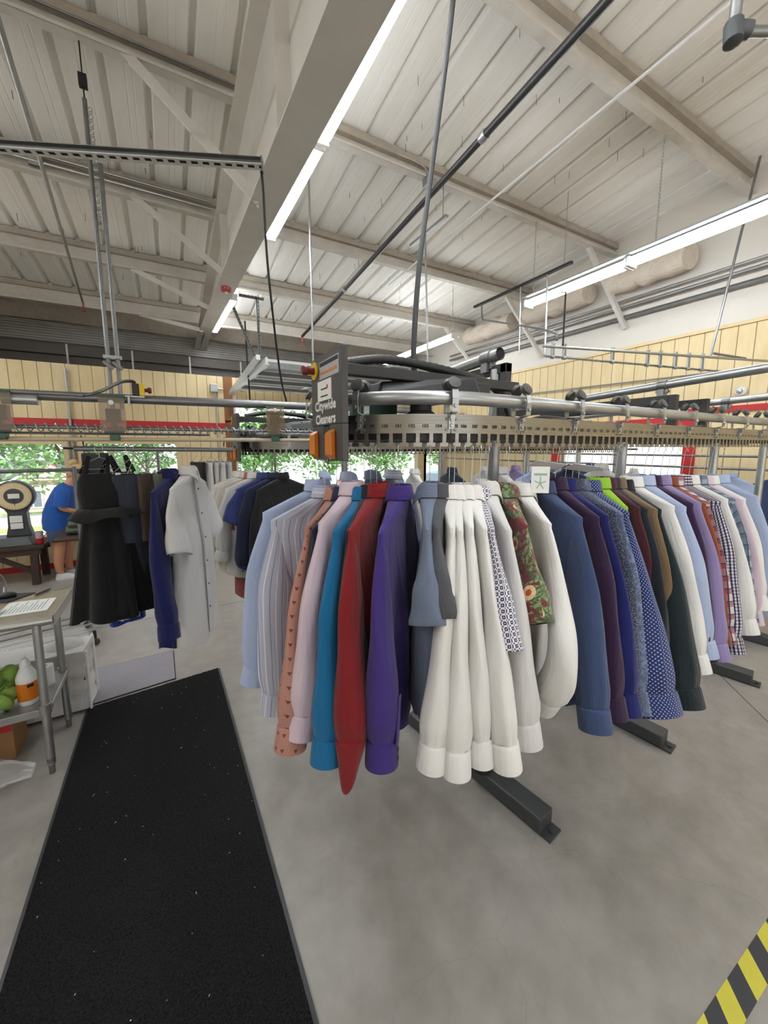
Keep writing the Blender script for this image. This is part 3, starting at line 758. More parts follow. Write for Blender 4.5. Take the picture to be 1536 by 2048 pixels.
def tie(x, y0, y1, z0, z1, label, yc):
    t = thing('tie_pipe', label, 'pipe', (x, y0, z0), 0, 'tie pipes over the conveyors')
    m = MB(); m.tube([(x, y0, z0), (x, y1, z1)], .03, 18, cap=False); m.tube([(x, y1, z1), (x, y0, z0)], .026, 18, cap=False); m.build('tube', 'galv', t)
    zc_ = z0 + (z1 - z0) * (yc - y0) / (y1 - y0)
    m = MB(); m.lathe([(.036, -.03), (.037, -.02), (.037, .02), (.036, .03)], (x, yc, zc_), 18, (0, 1, 0)); m.b6(x - .03, x + .03, yc - .02, yc + .02, zc_ - .075, zc_ - .03)
    for s_ in (-.028, .028): m.lathe([(.014, -.015), (.014, .015)], (x, yc + s_, zc_ - .045), 10, (1, 0, 0))
    m.build('clamp', 'galv_dk', t)
tie(1.43, 1.42, 3.3, 2.35, 2.24, 'open ended grey pipe clamped on the frame behind the black drive unit', 1.5)
tie(3.2, .85, 3.3, 2.385, 2.27, 'long grey pipe crossing over the shirts at the right in front of the wall', 1.55)
tie(4.4, 1.0, 3.3, 2.33, 2.26, 'grey pipe crossing over the far right end of the nearest conveyor', 1.6)

# ------------------------------------------------------------ control sign at the conveyor's end
def control_sign(dx, dy, dz, label, words):
    X = .46 + dx; y0, y1 = 1.09 + dy, 1.365 + dy; z0, z1 = 1.858 + dz, 2.202 + dz
    t = thing('control_sign', label, 'sign', (X, (y0 + y1) / 2, z0), 0, 'control signs on the conveyor ends')
    m = MB(); a, b = y0 + .105, y0 + .165
    m.b6(X, X + .022, y0, y1, z0 + .115, z1); m.b6(X, X + .022, y0, a, z0, z0 + .115); m.b6(X, X + .022, b, y1, z0, z0 + .115); m.build('board', 'panel', t, False, bevel=.003)
    for yc_ in (y0 + .125 - .045, y1 - .038):
        m = MB(); yc_ += 0; prof_ = [(0, z0 + .004), (.018, z0 + .018), (.018, z0 + .085), (0, z0 + .10)]
        m.loft([[V(X - 0.0 - d_, y_, z_) for d_, z_ in prof_] for y_ in (yc_ - .026, yc_ + .026)], True, True, True); m.build('amber_pad', 'amber', t, False, bevel=.003)
    by, bz = y1 - .04, z1 - .040
    m = MB(); m.lathe([(.030, 0), (.030, .004), (.02, .0045)], (X, by, bz), 28, (-1, 0, 0)); m.build('button_ring', 'yellow', t)
    m = MB(); m.lathe([(.013, 0), (.013, .02), (.016, .024), (.016, .038), (.013, .042)], (X - .004, by, bz), 24, (-1, 0, 0)); m.build('stop_button', 'maroon', t)
    if words:
        m = MB(); m.b6(X - .0015, X, y0 + .018, y0 + .185, z1 - .078, z1 - .022); lp = m.build('name_plate', 'foil', t, False)
        m = MB(); m.b6(X - .0022, X - .0016, y0 + .03, y0 + .175, z1 - .063, z1 - .056); m.build('orange_rule', 'amber', lp, False)
        m = MB(); m.b6(X - .0022, X - .0016, y0 + .022, y0 + .18, z1 - .038, z1 - .026); m.build('dark_mark', 'ink', lp, False)
        m = MB(); m.b6(X - .002, X, y0 + .08, y0 + .205, z1 - .148, z1 - .083); nt = m.build('taped_notice', 'paper', t, False)
        m = MB()
        for zz_, w_ in ((z1 - .113, .06), (z1 - .136, .065)): m.b6(X - .0026, X - .0021, y0 + .1425 - w_ / 2, y0 + .1425 + w_ / 2, zz_, zz_ + .0045)
        m.build('printed_line', 'ink', nt, False)
        m = MB(); m.lathe([(.0065, 0), (.0065, .0004)], (X - .0022, y0 + .113, z1 - .106), 10, (-1, 0, 0)); m.build('red_mark', 'red', nt, False)
        m = MB(); put_text(m, 'Citywide', .043, (X - .001, y0 + .142, z1 - .178), (0, -1, 0), (0, 0, 1), .0017, 1.24); put_text(m, 'Cleaners', .043, (X - .001, y0 + .142, z1 - .222), (0, -1, 0), (0, 0, 1), .0017, 1.20); m.build('lettering', 'whiteink', t, False)
    m = MB(); m.b6(X + .022, X + .05, y0 + .15, y0 + .24, z1 - .06, z1 - .0); m.build('mounting_bracket', 'black', t, False)
    return t
control_sign(0, 0, 0, 'dark sign board lettered in white on the end of the nearest conveyor', True)
control_sign(-.03, 1.85, -.06, 'small dark control board with amber pads on the second conveyor', False)

# ============================================================ GARMENTS
def sup(c, e): return math.copysign(abs(c) ** e, c)
def hanger(x, y, z, yaw, zs, w, label, group, clip=False, neck=None, mat='wire', bar_z=None):
    """wire hanger: hook, neck and shoulders; z is the top of the hook, zs the drop to the shoulder ends"""
    t = thing('clip_hanger' if clip else 'wire_hanger', label, 'hanger', (x, y, z), yaw, group)
    nz = -.085 if neck is None else neck
    hook = [V(-.017 * cos(a) - .0, 0, -.019 + .019 * sin(a)) for a in [radians(-50 + 230 * i / 16) for i in range(17)]]
    hook = [V(.0 - .018 * cos(a), 0, -.018 + .018 * sin(a)) for a in [radians(-40 + 220 * i / 16) for i in range(17)]]
    path = hook + spline([hook[-1], V(.010, 0, -.045), V(0, 0, nz + .02), V(0, 0, nz)], 5)[1:]
    m = MB(); m.tube(path, .0013, 6); m.build('hook', mat, t, local=True)
    m = MB()
    if clip:
        m.tube([(0, 0, nz), (-w, 0, zs)], .0012, 5); m.tube([(0, 0, nz), (w, 0, zs)], .0012, 5); m.tube([(-w, 0, zs), (w, 0, zs)], .0016, 6)
        m.build('bar', mat, t, local=True)
        for s_ in (-1, 1):
            m = MB(); m.box((s_ * (w - .025), 0, zs - .012), (.022, .012, .034)); m.build('clip', 'chrome', t, False, local=True)
    else:
        m.tube([(0, 0, nz), (.03, 0, nz - .012), (w, 0, zs), (w - .01, 0, zs - .012), (-w + .01, 0, zs - .012), (-w, 0, zs), (-.03, 0, nz - .012), (0, 0, nz)], .0012, 5)
        m.build('shoulder_wire', mat, t, local=True)
    return t

def sleeve_mesh(w, zs, E, side, T0, T1, r0, r1, mid, ph, clen, short):
    Sx = side * (w - .004)
    C0 = V(side * (w - .032), 0, zs - .088); m0 = V(side * .024, 0, .086)
    E = Vector(E); d = (E - (Vector(mid) if mid else V(Sx * .9, 0, zs - .06))).normalized()
    C1 = E - d * clen
    p_ = V(d.z, 0, -d.x); p_ = p_ * (-1 if p_.x * side < 0 else 1); p_.normalize()
    C1 = C1 - p_ * r1 * .6
    Mx = Vector(mid) if mid else (C0 + C1) / 2 + p_ * .018
    b_ = d.cross(p_).normalized()
    rings = []; n = 32; K = 26
    for i in range(K + 1):
        t = i / K
        c = C0 * (1 - t) ** 2 + Mx * 2 * t * (1 - t) + C1 * t * t
        k = min(1, t / .34); k = k * k * (3 - 2 * k)
        mj = m0.lerp(p_ * (r0 + (r1 - r0) * t), k)
        T = T0 + (T1 - T0) * min(1, t / .92) ** .85
        g_ = 1.0
        if not short and t > .9: g_ = 1 - .16 * (t - .9) / .1
        ring = []
        for j in range(n):
            a = 2 * pi * j / n
            f = 1 + .035 * sin(3 * a + 2 * t + ph) * t + .018 * sin(2 * a - 5 * t + ph * 2)
            if not short: f += .045 * max(0, t - .55) / .45 * sin(8 * a + ph)
            ca, sa = sup(cos(a), .95), sup(sin(a), 1.12)
            crease = .0045 * sin(t * 8 + ph + 1.6 * sin(a)) * sin(pi * t)
            ring.append(c + mj * (ca * f * g_) + b_ * (T * sa * f * g_ + crease))
        rings.append(ring)
    if short:
        last = rings[-1]; cc = sum(last, V(0, 0, 0)) / n
        rings.append([cc + (p - cc) * .97 + d * .001 for p in last]); rings.append([cc + (p - cc) * .96 - d * .02 for p in last])
    m = MB(); m.loft(rings)
    end = C0 * 0 + C1; T = T1
    smooth_end = [end + p_ * r1 * .86 * cos(2 * pi * j / n) + b_ * T * .86 * sin(2 * pi * j / n) for j in range(n)]
    return m, smooth_end, d, p_, b_

def cuff_mesh(last, d, clen, ph, point=None):
    n = len(last); cc = sum(last, V(0, 0, 0)) / n
    def R(s_, k): return [cc + (p - cc) * s_ * (1 - (.45 * k / clen if point and k > 0 else 0)) + d * (k + (max(0, (p - cc).dot(point)) * 22 * max(0, k) if point else 0)) for p in last]
    m = MB(); m.loft([R(.98, -.004), R(1.07, -.002), R(1.09, .006), R(1.12, clen - .004), R(1.11, clen), R(1.05, clen), R(1.03, clen - .02), R(.98, .01)])
    return m, cc

def shirt(name, label, mat, x, y, z, yaw, zc, zs, E, w=.215, front=1, short=False, hem=-.92, far=None, D=.036, cuff=None, mid=None, cat='shirt', group=None, buttons=False, collar=True, collar_mat=None, lapel=False, sleeve=None, T1=None, r1=None, placket=False, hang=True, hang_label=None, thin=1.0, hang_group='wire hangers on the near conveyor', pointed=False):
    """local axes: x along the shoulders (positive = near sleeve), y front-back, z up with 0 at the hook's top"""
    ph = (x * 37 + y * 17) % 6.28
    zc -= z; zs -= z
    E = V(E[0], E[1], E[2] - z)
    t = thing(name, label, cat, (x, y, z), radians(yaw), group)
    D *= thin
    # body
    n = 44; rings = []
    ztop = zc - .036
    def ring(Wd, Dp, zz, amp=0.0, ex=.85, tail=0.0):
        r_ = []
        for j in range(n):
            a = 2 * pi * j / n
            px = Wd * sup(cos(a), ex); py = Dp * sup(sin(a), .8)
            py += amp * (sin(px * 34 + ph) + .6 * sin(px * 61 + ph * 2 + zz * 3)) * (1 if sin(a) > 0 else .8)
            r_.append(V(px, py, zz + tail * abs(cos(a)) ** 3))
        return r_
    for i in range(9):
        u = i / 8
        rings.append(ring(.044 + (w - .044) * u, .038 - .018 * u, ztop - .008 + (zs - ztop + .008) * u ** 1.05, 0.0, 1.0))
    zl = hem
    K = 16
    for i in range(1, K + 1):
        u = i / K; zz = (zs - .012) + (zl - zs) * u
        Wd = w + .004 - .03 * sin(pi * min(1, u * 1.2)) * .6 + .012 * u
        Dp = .020 + (D - .020) * min(1, u / .35) + .012 * u
        rings.append(ring(Wd, Dp, zz, .010 * min(1, u * 1.6) * thin, .8, (.055 * u ** 6) if not lapel else 0))
    rings.append([V(p.x * .985, p.y * .9, p.z + .004) for p in rings[-1]])
    m = MB(); m.loft(rings, True, True, False); m.build('body', mat, t, True, 60, local=True)
    # sleeves
    T1 = T1 or (.05 if not short else .062); r1 = r1 or (.056 if not short else .088)
    T1 *= (.55 + .45 * thin)
    clen = .0 if short else .068
    fE = far if far is not None else (-(w + (.11 if not short else .085)), -.01, zs - (.62 if not short else .24))
    for side, e_, md in ((1, E, mid), (-1, V(*fE), None)):
        m, last, d_, p_, b_ = sleeve_mesh(w, zs, e_, side, .016, T1, .078, r1, md, ph + side, clen, short)
        sl = m.build('sleeve', mat, t, True, 60, local=True)
        if not short and not lapel:
            m, cc = cuff_mesh(last, d_, clen, ph, p_ if pointed and side == 1 else None); cf = m.build('cuff', cuff or mat, t, True, 75, local=True)
            if buttons and side == 1:
                for q_ in (0.28, .62):
                    bp = cc + b_ * front * (T1 * .94) + d_ * clen * q_ + p_ * .004
                    m = MB(); m.lathe([(.006, 0), (.005, .003), (.001, .0035)], bp, 12, b_ * front); m.build('cuff_button', 'blackpl' if mat not in LIGHT else 'enamel', cf, local=True)
            if buttons and side == 1:
                m = MB(); q0 = cc + b_ * front * (T1 * .96) + p_ * .012; q1 = cc - d_ * .13 + b_ * front * (T1 * 1.03) + p_ * .004
                m.bar(q0, q1, .026, .004, b_); m.build('sleeve_placket', mat, sl, False, local=True, bevel=.001)
        elif lapel and side == 1:
            m = MB()
            for q_ in range(4): m.lathe([(.007, 0), (.006, .004), (.001, .0045)], e_ - d_ * (.04 + q_ * .02) + b_ * front * T1 * .9, 10, b_ * front)
            m.build('sleeve_button', 'blackpl', t, local=True)
    # collar: stand plus turned-down leaf with points at the front
    if collar:
        nc = 36; prof = [(0.0, -.055, 0), (.0, -.004, 0), (.003, .002, 0), (.007, -.003, 0), (.014, -.043, 1), (.012, -.044, 1), (.004, -.006, 0)]
        R = []
        for j in range(nc + 1):
            a = -pi / 2 * 1.0 + 2 * pi * (j + .0) / nc if front > 0 else pi / 2 + 2 * pi * j / nc
            a = (pi / 2 * front) + radians(9) + (2 * pi - radians(18)) * j / nc
            fr = max(0, 1 - min(j, nc - j) / 6.0)
            r_ = []
            for dr, dz_, leaf in prof:
                rx, ry = .042 + dr, .036 + dr
                r_.append(V(rx * cos(a), ry * sin(a) + (front * .012 * fr * leaf), zc + dz_ - leaf * (.034 * fr ** 1.5) - .016 * fr * (1 - leaf * .3)))
            R.append(r_)
        m = MB(); m.loft(R, True, True, True); m.build('collar', collar_mat or mat, t, True, 50, local=True)
    if placket:
        m = MB(); pr = []
        for i in range(14):
            u = i / 13; zz = (zc - .07) + (zl + .02 - (zc - .07)) * u
            yy_ = front * (.036 + (D + .016 - .036) * min(1, u * 2.5))
            pr.append([V(-.016, yy_, zz), V(.016, yy_, zz), V(.016, yy_ + front * .004, zz), V(-.016, yy_ + front * .004, zz)])
        m.loft(pr, True, True, True); pk = m.build('button_placket', mat, t, True, 40, local=True)
        for i in range(6):
            u = (i + .4) / 6.5; zz = (zc - .07) + (zl + .02 - (zc - .07)) * u
            yy_ = front * (.036 + (D + .016 - .036) * min(1, u * 2.5) + .004)
            m = MB(); m.lathe([(.0055, 0), (.005, .0025), (.001, .003)], (0, yy_, zz), 10, (0, front, 0)); m.build('button', 'blackpl', pk, local=True)
    if lapel:
        m = MB(); m.b6(-.004, .004, -front * (D + .02) - .003, -front * (D + .02) + .003, hem + .02, hem + .28); m.build('back_vent', mat, t, False, local=True)
    if hang:
        hl = hang_label or ('wire hanger inside the ' + label)
        hanger(x, y, z, radians(yaw), zs - .008, w - .02, ' '.join(hl.split()[:15]), hang_group, neck=zc - .062)
    return t

LIGHT = set()
C = {}
def cl(k, *a, **kw):
    C[k] = fab(k, *a, **kw)
    if int(a[0][1:3], 16) > 150: LIGHT.add(C[k])
    return C[k]
cl('white', '#d9d7d3', rough=.8); cl('offwhite', '#cbc9c7'); cl('lightblue', '#aab8d8'); cl('stripe', '#b2b5c8', 'stripe', '#6f7690', '#dcdce4')
cl('salmon', '#a97a6d', 'tri', '#6e3a34'); cl('navy', '#1b2138'); cl('pink', '#c8b5bf'); cl('teal', '#0b5f8c'); cl('black', '#17171a'); cl('red', '#721116')
cl('purple', '#36246a'); cl('slategrey', '#667084'); cl('darkgrey', '#45464a'); cl('diamond', '#d9d7de', 'diamond', '#2f2b48'); cl('floral', '#6e2a33', 'floral')
cl('slate', '#344263'); cl('plum', '#28112f'); cl('royal', '#0b1150'); cl('pinspot', '#262a3c', 'speck', '#9aa0b4'); cl('ashblue', '#4b566c', 'leafy', '#6c7890')
cl('navydot', '#1f2750', 'dots', '#95a3d0'); cl('neon', '#84b02c'); cl('wine', '#380d18'); cl('ink', '#15171f'); cl('tan', '#6a563f'); cl('spruce', '#08161b')
cl('paleblue', '#9fabc6'); cl('aubergine', '#280f32'); cl('lavender', '#82759c'); cl('rust', '#74391a'); cl('plaid', '#c4bcc0', 'plaid', '#7c1a2c', '#2c2437')
cl('gingham', '#cac7cb', 'gingham', '#4b4560', '#1f1a2c', f=1.25); cl('greyplaid', '#8c95a3', 'plaid', '#4b5868', '#2c3440'); cl('blackfab', '#121213', rough=.8); cl('navyblue', '#0b1248')
cl('polonavy', '#2a3566'); cl('beige', '#cdc7bb'); cl('charcoal', '#2f3440'); cl('brownfab', '#4a4038'); cl('fringe', '#8f8c86', 'leafy', '#55534e'); cl('sequin', '#0d1d5e', 'glitter', '#2a49c8', rough=.35)
cl('silver', '#8f8f92', 'glitter', '#e2e2e6', rough=.3); cl('khaki', '#b9ad93'); cl('rose', '#9c5c54', 'leafy', '#7a423c'); cl('teeblue', '#2456a8'); cl('olive', '#5a6152'); cl('crimson', '#8d1622')
LIGHT.update(C[k] for k in ('white', 'offwhite', 'lightblue', 'stripe', 'pink', 'diamond'))

HZ = 1.908
NG = 'shirts on the near conveyor'
# label, cloth, hook x, y, yaw, collar z, shoulder z, cuff (along, across, z), options
ROW = [
 ('light blue shirt, leftmost of the near row', 'lightblue', .511, 1.47, 171, 1.775, 1.652, (.307, .03, .986), dict(front=-1)),
 ('grey and lavender pinstriped shirt at the left end of the near row', 'stripe', .512, 1.385, -173.5, 1.758, 1.645, (.28, .06, .97), dict(front=-1)),
 ('salmon shirt with tiny dark motifs beside the pinstriped shirt', 'salmon', .527, 1.301, -140.6, 1.759, 1.646, (.378, .01, .996), dict(front=-1)),
 ('dark navy shirt squeezed between the salmon and the pale pink shirt', 'navy', .541, 1.261, -141.8, 1.764, 1.65, (.29, .05, 1.12), dict(front=-1, thin=.6)),
 ('pale pink shirt hanging left of the teal one', 'pink', .554, 1.233, -142.3, 1.782, 1.672, (.338, -.021, 1.035), dict(front=-1)),
 ('teal blue shirt with buttoned cuff in the near row', 'teal', .582, 1.184, -142.4, 1.769, 1.652, (.356, .03, 1.005), dict(front=-1, buttons=True)),
 ('black shirt just showing between the teal and the red shirt', 'ink', .596, 1.166, -136.5, 1.776, 1.655, (.27, .039, 1.10), dict(front=-1, thin=.7)),
 ('deep red shirt with a pointed open cuff', 'red', .61, 1.148, -140.5, 1.782, 1.66, (.355, .05, 1.02), dict(front=-1, r1=.05, pointed=True)),
 ('purple shirt with buttoned cuff right of the red one', 'purple', .665, 1.094, -136.3, 1.776, 1.655, (.323, .03, 1.008), dict(front=-1, buttons=True)),
 ('slate grey short sleeved shirt between the purple and the white shirts', 'slategrey', .75, 1.04, -126.8, 1.785, 1.67, (.272, .013, 1.415), dict(front=-1, short=True, hem=-.84)),
 ('dark grey shirt half hidden behind the first white shirt', 'darkgrey', .781, 1.027, -129.2, 1.784, 1.675, (.265, .019, 1.43), dict(front=-1, short=True, placket=True)),
 ('white long sleeved shirt, first of the four bunched white shirts from the left', 'white', .813, 1.017, -125.5, 1.779, 1.672, (.351, -.05, 1.019), dict(thin=.8)),
 ('white long sleeved shirt, second of the four bunched white shirts from the left', 'white', .83, 1.012, -123.5, 1.778, 1.665, (.355, -.01, 1.005), dict(thin=.8)),
 ('white long sleeved shirt, third of the four bunched white shirts from the left', 'white', .865, 1.005, -123.9, 1.777, 1.672, (.335, .033, 1.02), dict(thin=.8, r1=.066)),
 ('white long sleeved shirt, fourth of the bunched ones, beside the diamond print', 'white', .895, 1.001, -119.6, 1.776, 1.665, (.368, .05, 1.02), dict(thin=.8, r1=.066)),
 ('navy and white diamond print shirt with three quarter sleeve', 'diamond', .931, 1.0, -121.2, 1.768, 1.66, (.315, .037, 1.335), dict(short=True, T1=.045, r1=.06)),
 ('pale grey white shirt between the diamond print and the floral shirt', 'offwhite', .964, 1.0, -113, 1.786, 1.65, (.327, .04, 1.023), dict()),
 ('red and green floral short sleeved shirt', 'floral', 1.063, 1.0, -119.3, 1.769, 1.66, (.31, .02, 1.385), dict(short=True, T1=.055, r1=.075)),
 ('white shirt with a bulging folded sleeve right of the floral shirt', 'white', 1.143, 1.0, -113.2, 1.771, 1.655, (.285, -.02, 1.05), dict(mid=(.45, -.02, -.60))),
 ('slate blue shirt with a paper tag at its collar', 'slate', 1.255, 1.0, -104.2, 1.774, 1.665, (.398, -.03, 1.016), dict(hem=-.96)),
 ('dark plum shirt right of the slate blue one', 'plum', 1.325, 1.0, -99, 1.783, 1.66, (.383, -.04, 1.02), dict()),
 ('royal blue shirt between the plum and the speckled shirt', 'royal', 1.386, 1.0, -99.5, 1.776, 1.658, (.395, -.037, 1.02), dict()),
 ('black shirt with fine white specks', 'pinspot', 1.43, 1.0, -99.5, 1.777, 1.67, (.39, -.05, 1.03), dict(thin=.7)),
 ('ash blue shirt with faint leaf print beside the navy dotted shirt', 'ashblue', 1.47, 1.0, -99, 1.772, 1.66, (.405, -.07, 1.01), dict(thin=.45)),
 ('navy shirt covered in small white dots', 'navydot', 1.548, 1.0, -107, 1.765, 1.66, (.445, -.0, .998), dict(T1=.085, r1=.06)),
 ('neon green shirt showing as a thin bright edge', 'neon', 1.61, 1.0, -103, 1.773, 1.664, (.22, -.0, 1.14), dict(thin=.6, w=.155, far=(-.25, 0, -.75))),
 ('dark wine shirt behind the neon green edge', 'wine', 1.655, 1.0, -104, 1.77, 1.663, (.28, -.0, 1.1), dict(thin=.6, w=.185)),
 ('ink black shirt between the wine and the tan shirt', 'ink', 1.688, 1.0, -104.5, 1.769, 1.658, (.36, -.03, 1.06), dict(thin=.7, w=.20)),
 ('tan shirt hanging behind the dark spruce shirt', 'tan', 1.728, 1.0, -103, 1.768, 1.655, (.34, -.03, 1.07), dict(thin=.65)),
 ('very dark spruce shirt with a wide flared cuff', 'spruce', 1.79, 1.0, -109, 1.758, 1.652, (.45, -.03, .95), dict(T1=.08, r1=.07)),
 ('white shirt right of the dark spruce shirt', 'white', 1.863, 1.0, -103.8, 1.768, 1.66, (.394, .007, 1.024), dict()),
 ('pale blue shirt between the spruce side white shirt and the aubergine one', 'paleblue', 1.964, 1.0, -104, 1.77, 1.648, (.358, .035, 1.034), dict()),
 ('aubergine shirt beside the lavender one', 'aubergine', 2.021, 1.0, -104, 1.768, 1.658, (.37, -.025, 1.02), dict()),
 ('lavender shirt toward the right of the near row', 'lavender', 2.112, 1.0, -106.5, 1.765, 1.655, (.395, -.02, 1.01), dict()),
 ('rust brown shirt behind the lavender one', 'rust', 2.179, 1.0, -110, 1.758, 1.648, (.36, .01, 1.046), dict(thin=.7)),
 ('red and white plaid shirt near the right end', 'plaid', 2.243, 1.0, -113.5, 1.756, 1.65, (.375, .007, 1.04), dict()),
 ('dark gingham check shirt right of the plaid one', 'gingham', 2.32, 1.0, -108.8, 1.755, 1.648, (.39, -.03, .985), dict()),
 ('white shirt with broad cuff right of the gingham one', 'white', 2.40, 1.0, -109.5, 1.756, 1.655, (.37, .03, 1.043), dict(r1=.065)),
 ('grey plaid shirt between the two rightmost white shirts', 'greyplaid', 2.49, 1.0, -111, 1.752, 1.648, (.345, .02, 1.07), dict()),
 ('white shirt at the right end of the near row', 'white', 2.63, 1.0, -113, 1.745, 1.642, (.34, .03, 1.10), dict()),
 ('pale blue shirt last at the right end of the row', 'paleblue', 2.76, 1.0, -108, 1.745, 1.642, (.33, .03, 1.03), dict()),
 ('light pink shirt at the far right behind the white ones', 'pink', 2.56, 1.0, -107, 1.745, 1.64, (.33, .03, 1.03), dict(thin=.7)),
]
for lb, cloth, x, y, yaw, zc, zs, E, kw in ROW:
    sh = kw.get('short')
    shirt('short_sleeved_shirt' if sh else 'dress_shirt', lb, C[cloth], x, y, HZ, yaw, zc, zs, E, group=NG, **kw)

# paper tags at three collars
def card(x, y, z, rz, label, green):
    t = thing('paper_tag', label, 'tag', (x, y, z), rz, 'paper tags')
    m = MB(); m.box((0, 0, 0), (.062, .0008, .095)); m.build('card', 'paper', t, False, local=True)
    m = MB(); m.b6(-.022, .022, -.0012, -.0006, .016, .024)
    for k in range(5): m.bar((0, -.001, -.012), (.02 * cos(k * 1.256 + .3), -.001, -.012 + .024 * sin(k * 1.256 + .3)), .004, .0006, (0, 1, 0))
    m.build('print', 'greyprint' if green else 'ink', t, False, local=True)
M['greyprint'] = simple('faded_print', '#8fb0a8', .7, bump=0)
card(1.155, .93, 1.785, radians(-40), 'white paper tag with a faded print at the slate blue collar', True)
for cx_, cy_, cz_, lb in ((1.225, .96, 1.835, 'blank white card tucked on the hanger above the slate blue shirt'), (1.42, .95, 1.82, 'white card lying on the hangers above the royal blue shirt')):
    t = thing('paper_card', lb, 'card', (cx_, cy_, cz_), radians(-20), 'paper tags')
    m = MB(); m.box((0, 0, 0), (.12, .075, .001), Matrix.Rotation(radians(-18), 3, 'X') @ Matrix.Rotation(radians(8), 3, 'Y')); m.build('sheet', 'paper', t, False, local=True)

# shirts on the back side of the nearest conveyor, collars showing between the front ones
BG = 'shirts on the back of the near conveyor'
for i, (lb, cloth, x) in enumerate((('denim grey shirt on the far side of the loop behind the teal shirt', 'paleblue', .80), ('steel grey shirt on the far side of the loop behind the red shirt', 'slategrey', .95),
        ('lavender grey shirt on the far side of the loop behind the purple shirt', 'stripe', 1.08), ('light grey shirt on the far side behind the bunched white shirts', 'offwhite', 1.9), ('pale shirt on the far side behind the dark plum shirt', 'lightblue', 2.25),
        ('navy shirt on the far side behind the dotted shirt', 'navy', 2.6), ('white shirt on the far side behind the lavender shirt', 'offwhite', 3.0))):
    yy_ = YC + (RR if x > XC else sqrt(max(0, RR * RR - (x - XC) ** 2)))
    shirt('dress_shirt', lb, C[cloth], x, yy_, HZ, 75 + 8 * (i % 3), 1.775, 1.66, (.32, .02, 1.02), group=BG, front=-1, hang_group='wire hangers on the back of the near conveyor')

# second conveyor, left end
G2 = 'clothes on the second conveyor'; ox, oy, oz = -.03, 1.85, -.06; Z2 = HZ + oz
def arc2(deg): return XC + ox + RR * cos(radians(deg)), YC + oy + RR * sin(radians(deg))
def two(lb, cloth, deg, yaw, E, name='dress_shirt', drop=0.0, **kw):
    x, y = arc2(deg)
    shirt(name, lb, C[cloth], x, y, Z2, yaw, 1.715 - drop, 1.60 - drop, (E[0], E[1], E[2]), group=G2, hang_group='wire hangers on the second conveyor', **kw)
two('black tailored jacket seen from the back behind the pinstriped shirt', 'blackfab', 246, -155, (.31, .03, .96), 'suit_jacket', lapel=True, w=.235, hem=-.98, cat='jacket', T1=.06, r1=.07, collar=True, front=-1, D=.05)
two('dark navy blazer just behind the black jacket', 'navy', 236, -160, (.31, .0, 1.0), 'suit_jacket', lapel=True, w=.23, hem=-.96, cat='jacket', T1=.06, r1=.07, front=-1)
two('blue polo shirt with thin sleeve stripe behind the black jacket', 'polonavy', 226, -166, (.285, .0, 1.37), 'polo_shirt', short=True, front=-1, hem=-.86)
two('white tee shirt left of the blue polo', 'offwhite', 214, -172, (.30, .0, 1.08), front=-1)
two('pale beige shirt hanging behind the white tee', 'beige', 202, -178, (.30, .0, 1.06), front=-1)
two('white knit shirt with red lined neck on the second conveyor', 'white', 192, 178, (.27, .0, 1.36), 'short_sleeved_shirt', short=True, front=-1)
two('cream shirt at the far left of the second conveyor', 'beige', 182, 174, (.30, 0, 1.05), front=-1)
two('rose patterned blouse with its hem showing below the white shirts', 'rose', 210, -172, (.19, .0, 1.30), 'blouse', front=-1, short=True, w=.15, hem=-1.10, far=(-.19, 0, -.5))
for i in range(9):
    x = XC + ox + .15 + i * .42
    shirt('dress_shirt', 'shirt ' + ('hanging on the second conveyor behind the near row, ' + ['in pale blue', 'in grey', 'in white by the post', 'in navy', 'in white', 'in lavender', 'in black', 'in light pink', 'in slate'][i]), C[['lightblue', 'slategrey', 'white', 'navy', 'offwhite', 'lavender', 'ink', 'pink', 'slate'][i]], x, YC + oy - RR, Z2, -95 - 4 * (i % 3), 1.715, 1.60, (.33, 0, .98), group=G2, hang_group='wire hangers on the second conveyor')

# ------------------------------------------------------------ hanging rod at the left
RY, RZ_ = 2.35, 1.895
t = thing('hanging_rod', 'short grey rod carrying the black dress and trousers at the left', 'rod', (-.05, RY, RZ_))
m = MB(); m.tube([(-.40, RY, RZ_), (.32, RY, RZ_ - .008)], .0125, 14); m.build('tube', 'galv_dk', t)
m = MB(); m.tube([(-.40, RY, RZ_), (-.44, RY, RZ_ + .002)], .005, 8); m.build('end_pin', 'rubber', t)
for x in (-.36, .27):
    m = MB(); m.tube([(x, RY, RZ_ + .012), (x, RY - .03, RZ_ + .05), (x, RY - .05, 1.955)], .004, 6); m.build('support_hook', 'galv_dk', t)
RG = 'clothes on the left hanging rod'; RH = 'hangers on the left hanging rod'
HR = RZ_ + .018
def rodshirt(name, lb, cloth, x, yaw, zc, zs, E, **kw):
    shirt(name, lb, C[cloth], x, RY, HR, yaw, zc, zs, E, group=RG, hang_group=RH, **kw)
rodshirt('dress_shirt', 'dark royal navy long sleeved shirt on the left rod', 'navyblue', -.005, -114, 1.786, 1.683, (.36, .09, 1.0), front=1, hem=-1.06, w=.21, D=.045)
rodshirt('short_sleeved_shirt', 'white short sleeved button shirt hanging on the left rod', 'offwhite', .085, -116, 1.80, 1.695, (.275, .03, 1.385), front=1, short=True, hem=-1.08, placket=True, far=(-.29, .02, -.50), w=.215, r1=.085, T1=.055, D=.05)

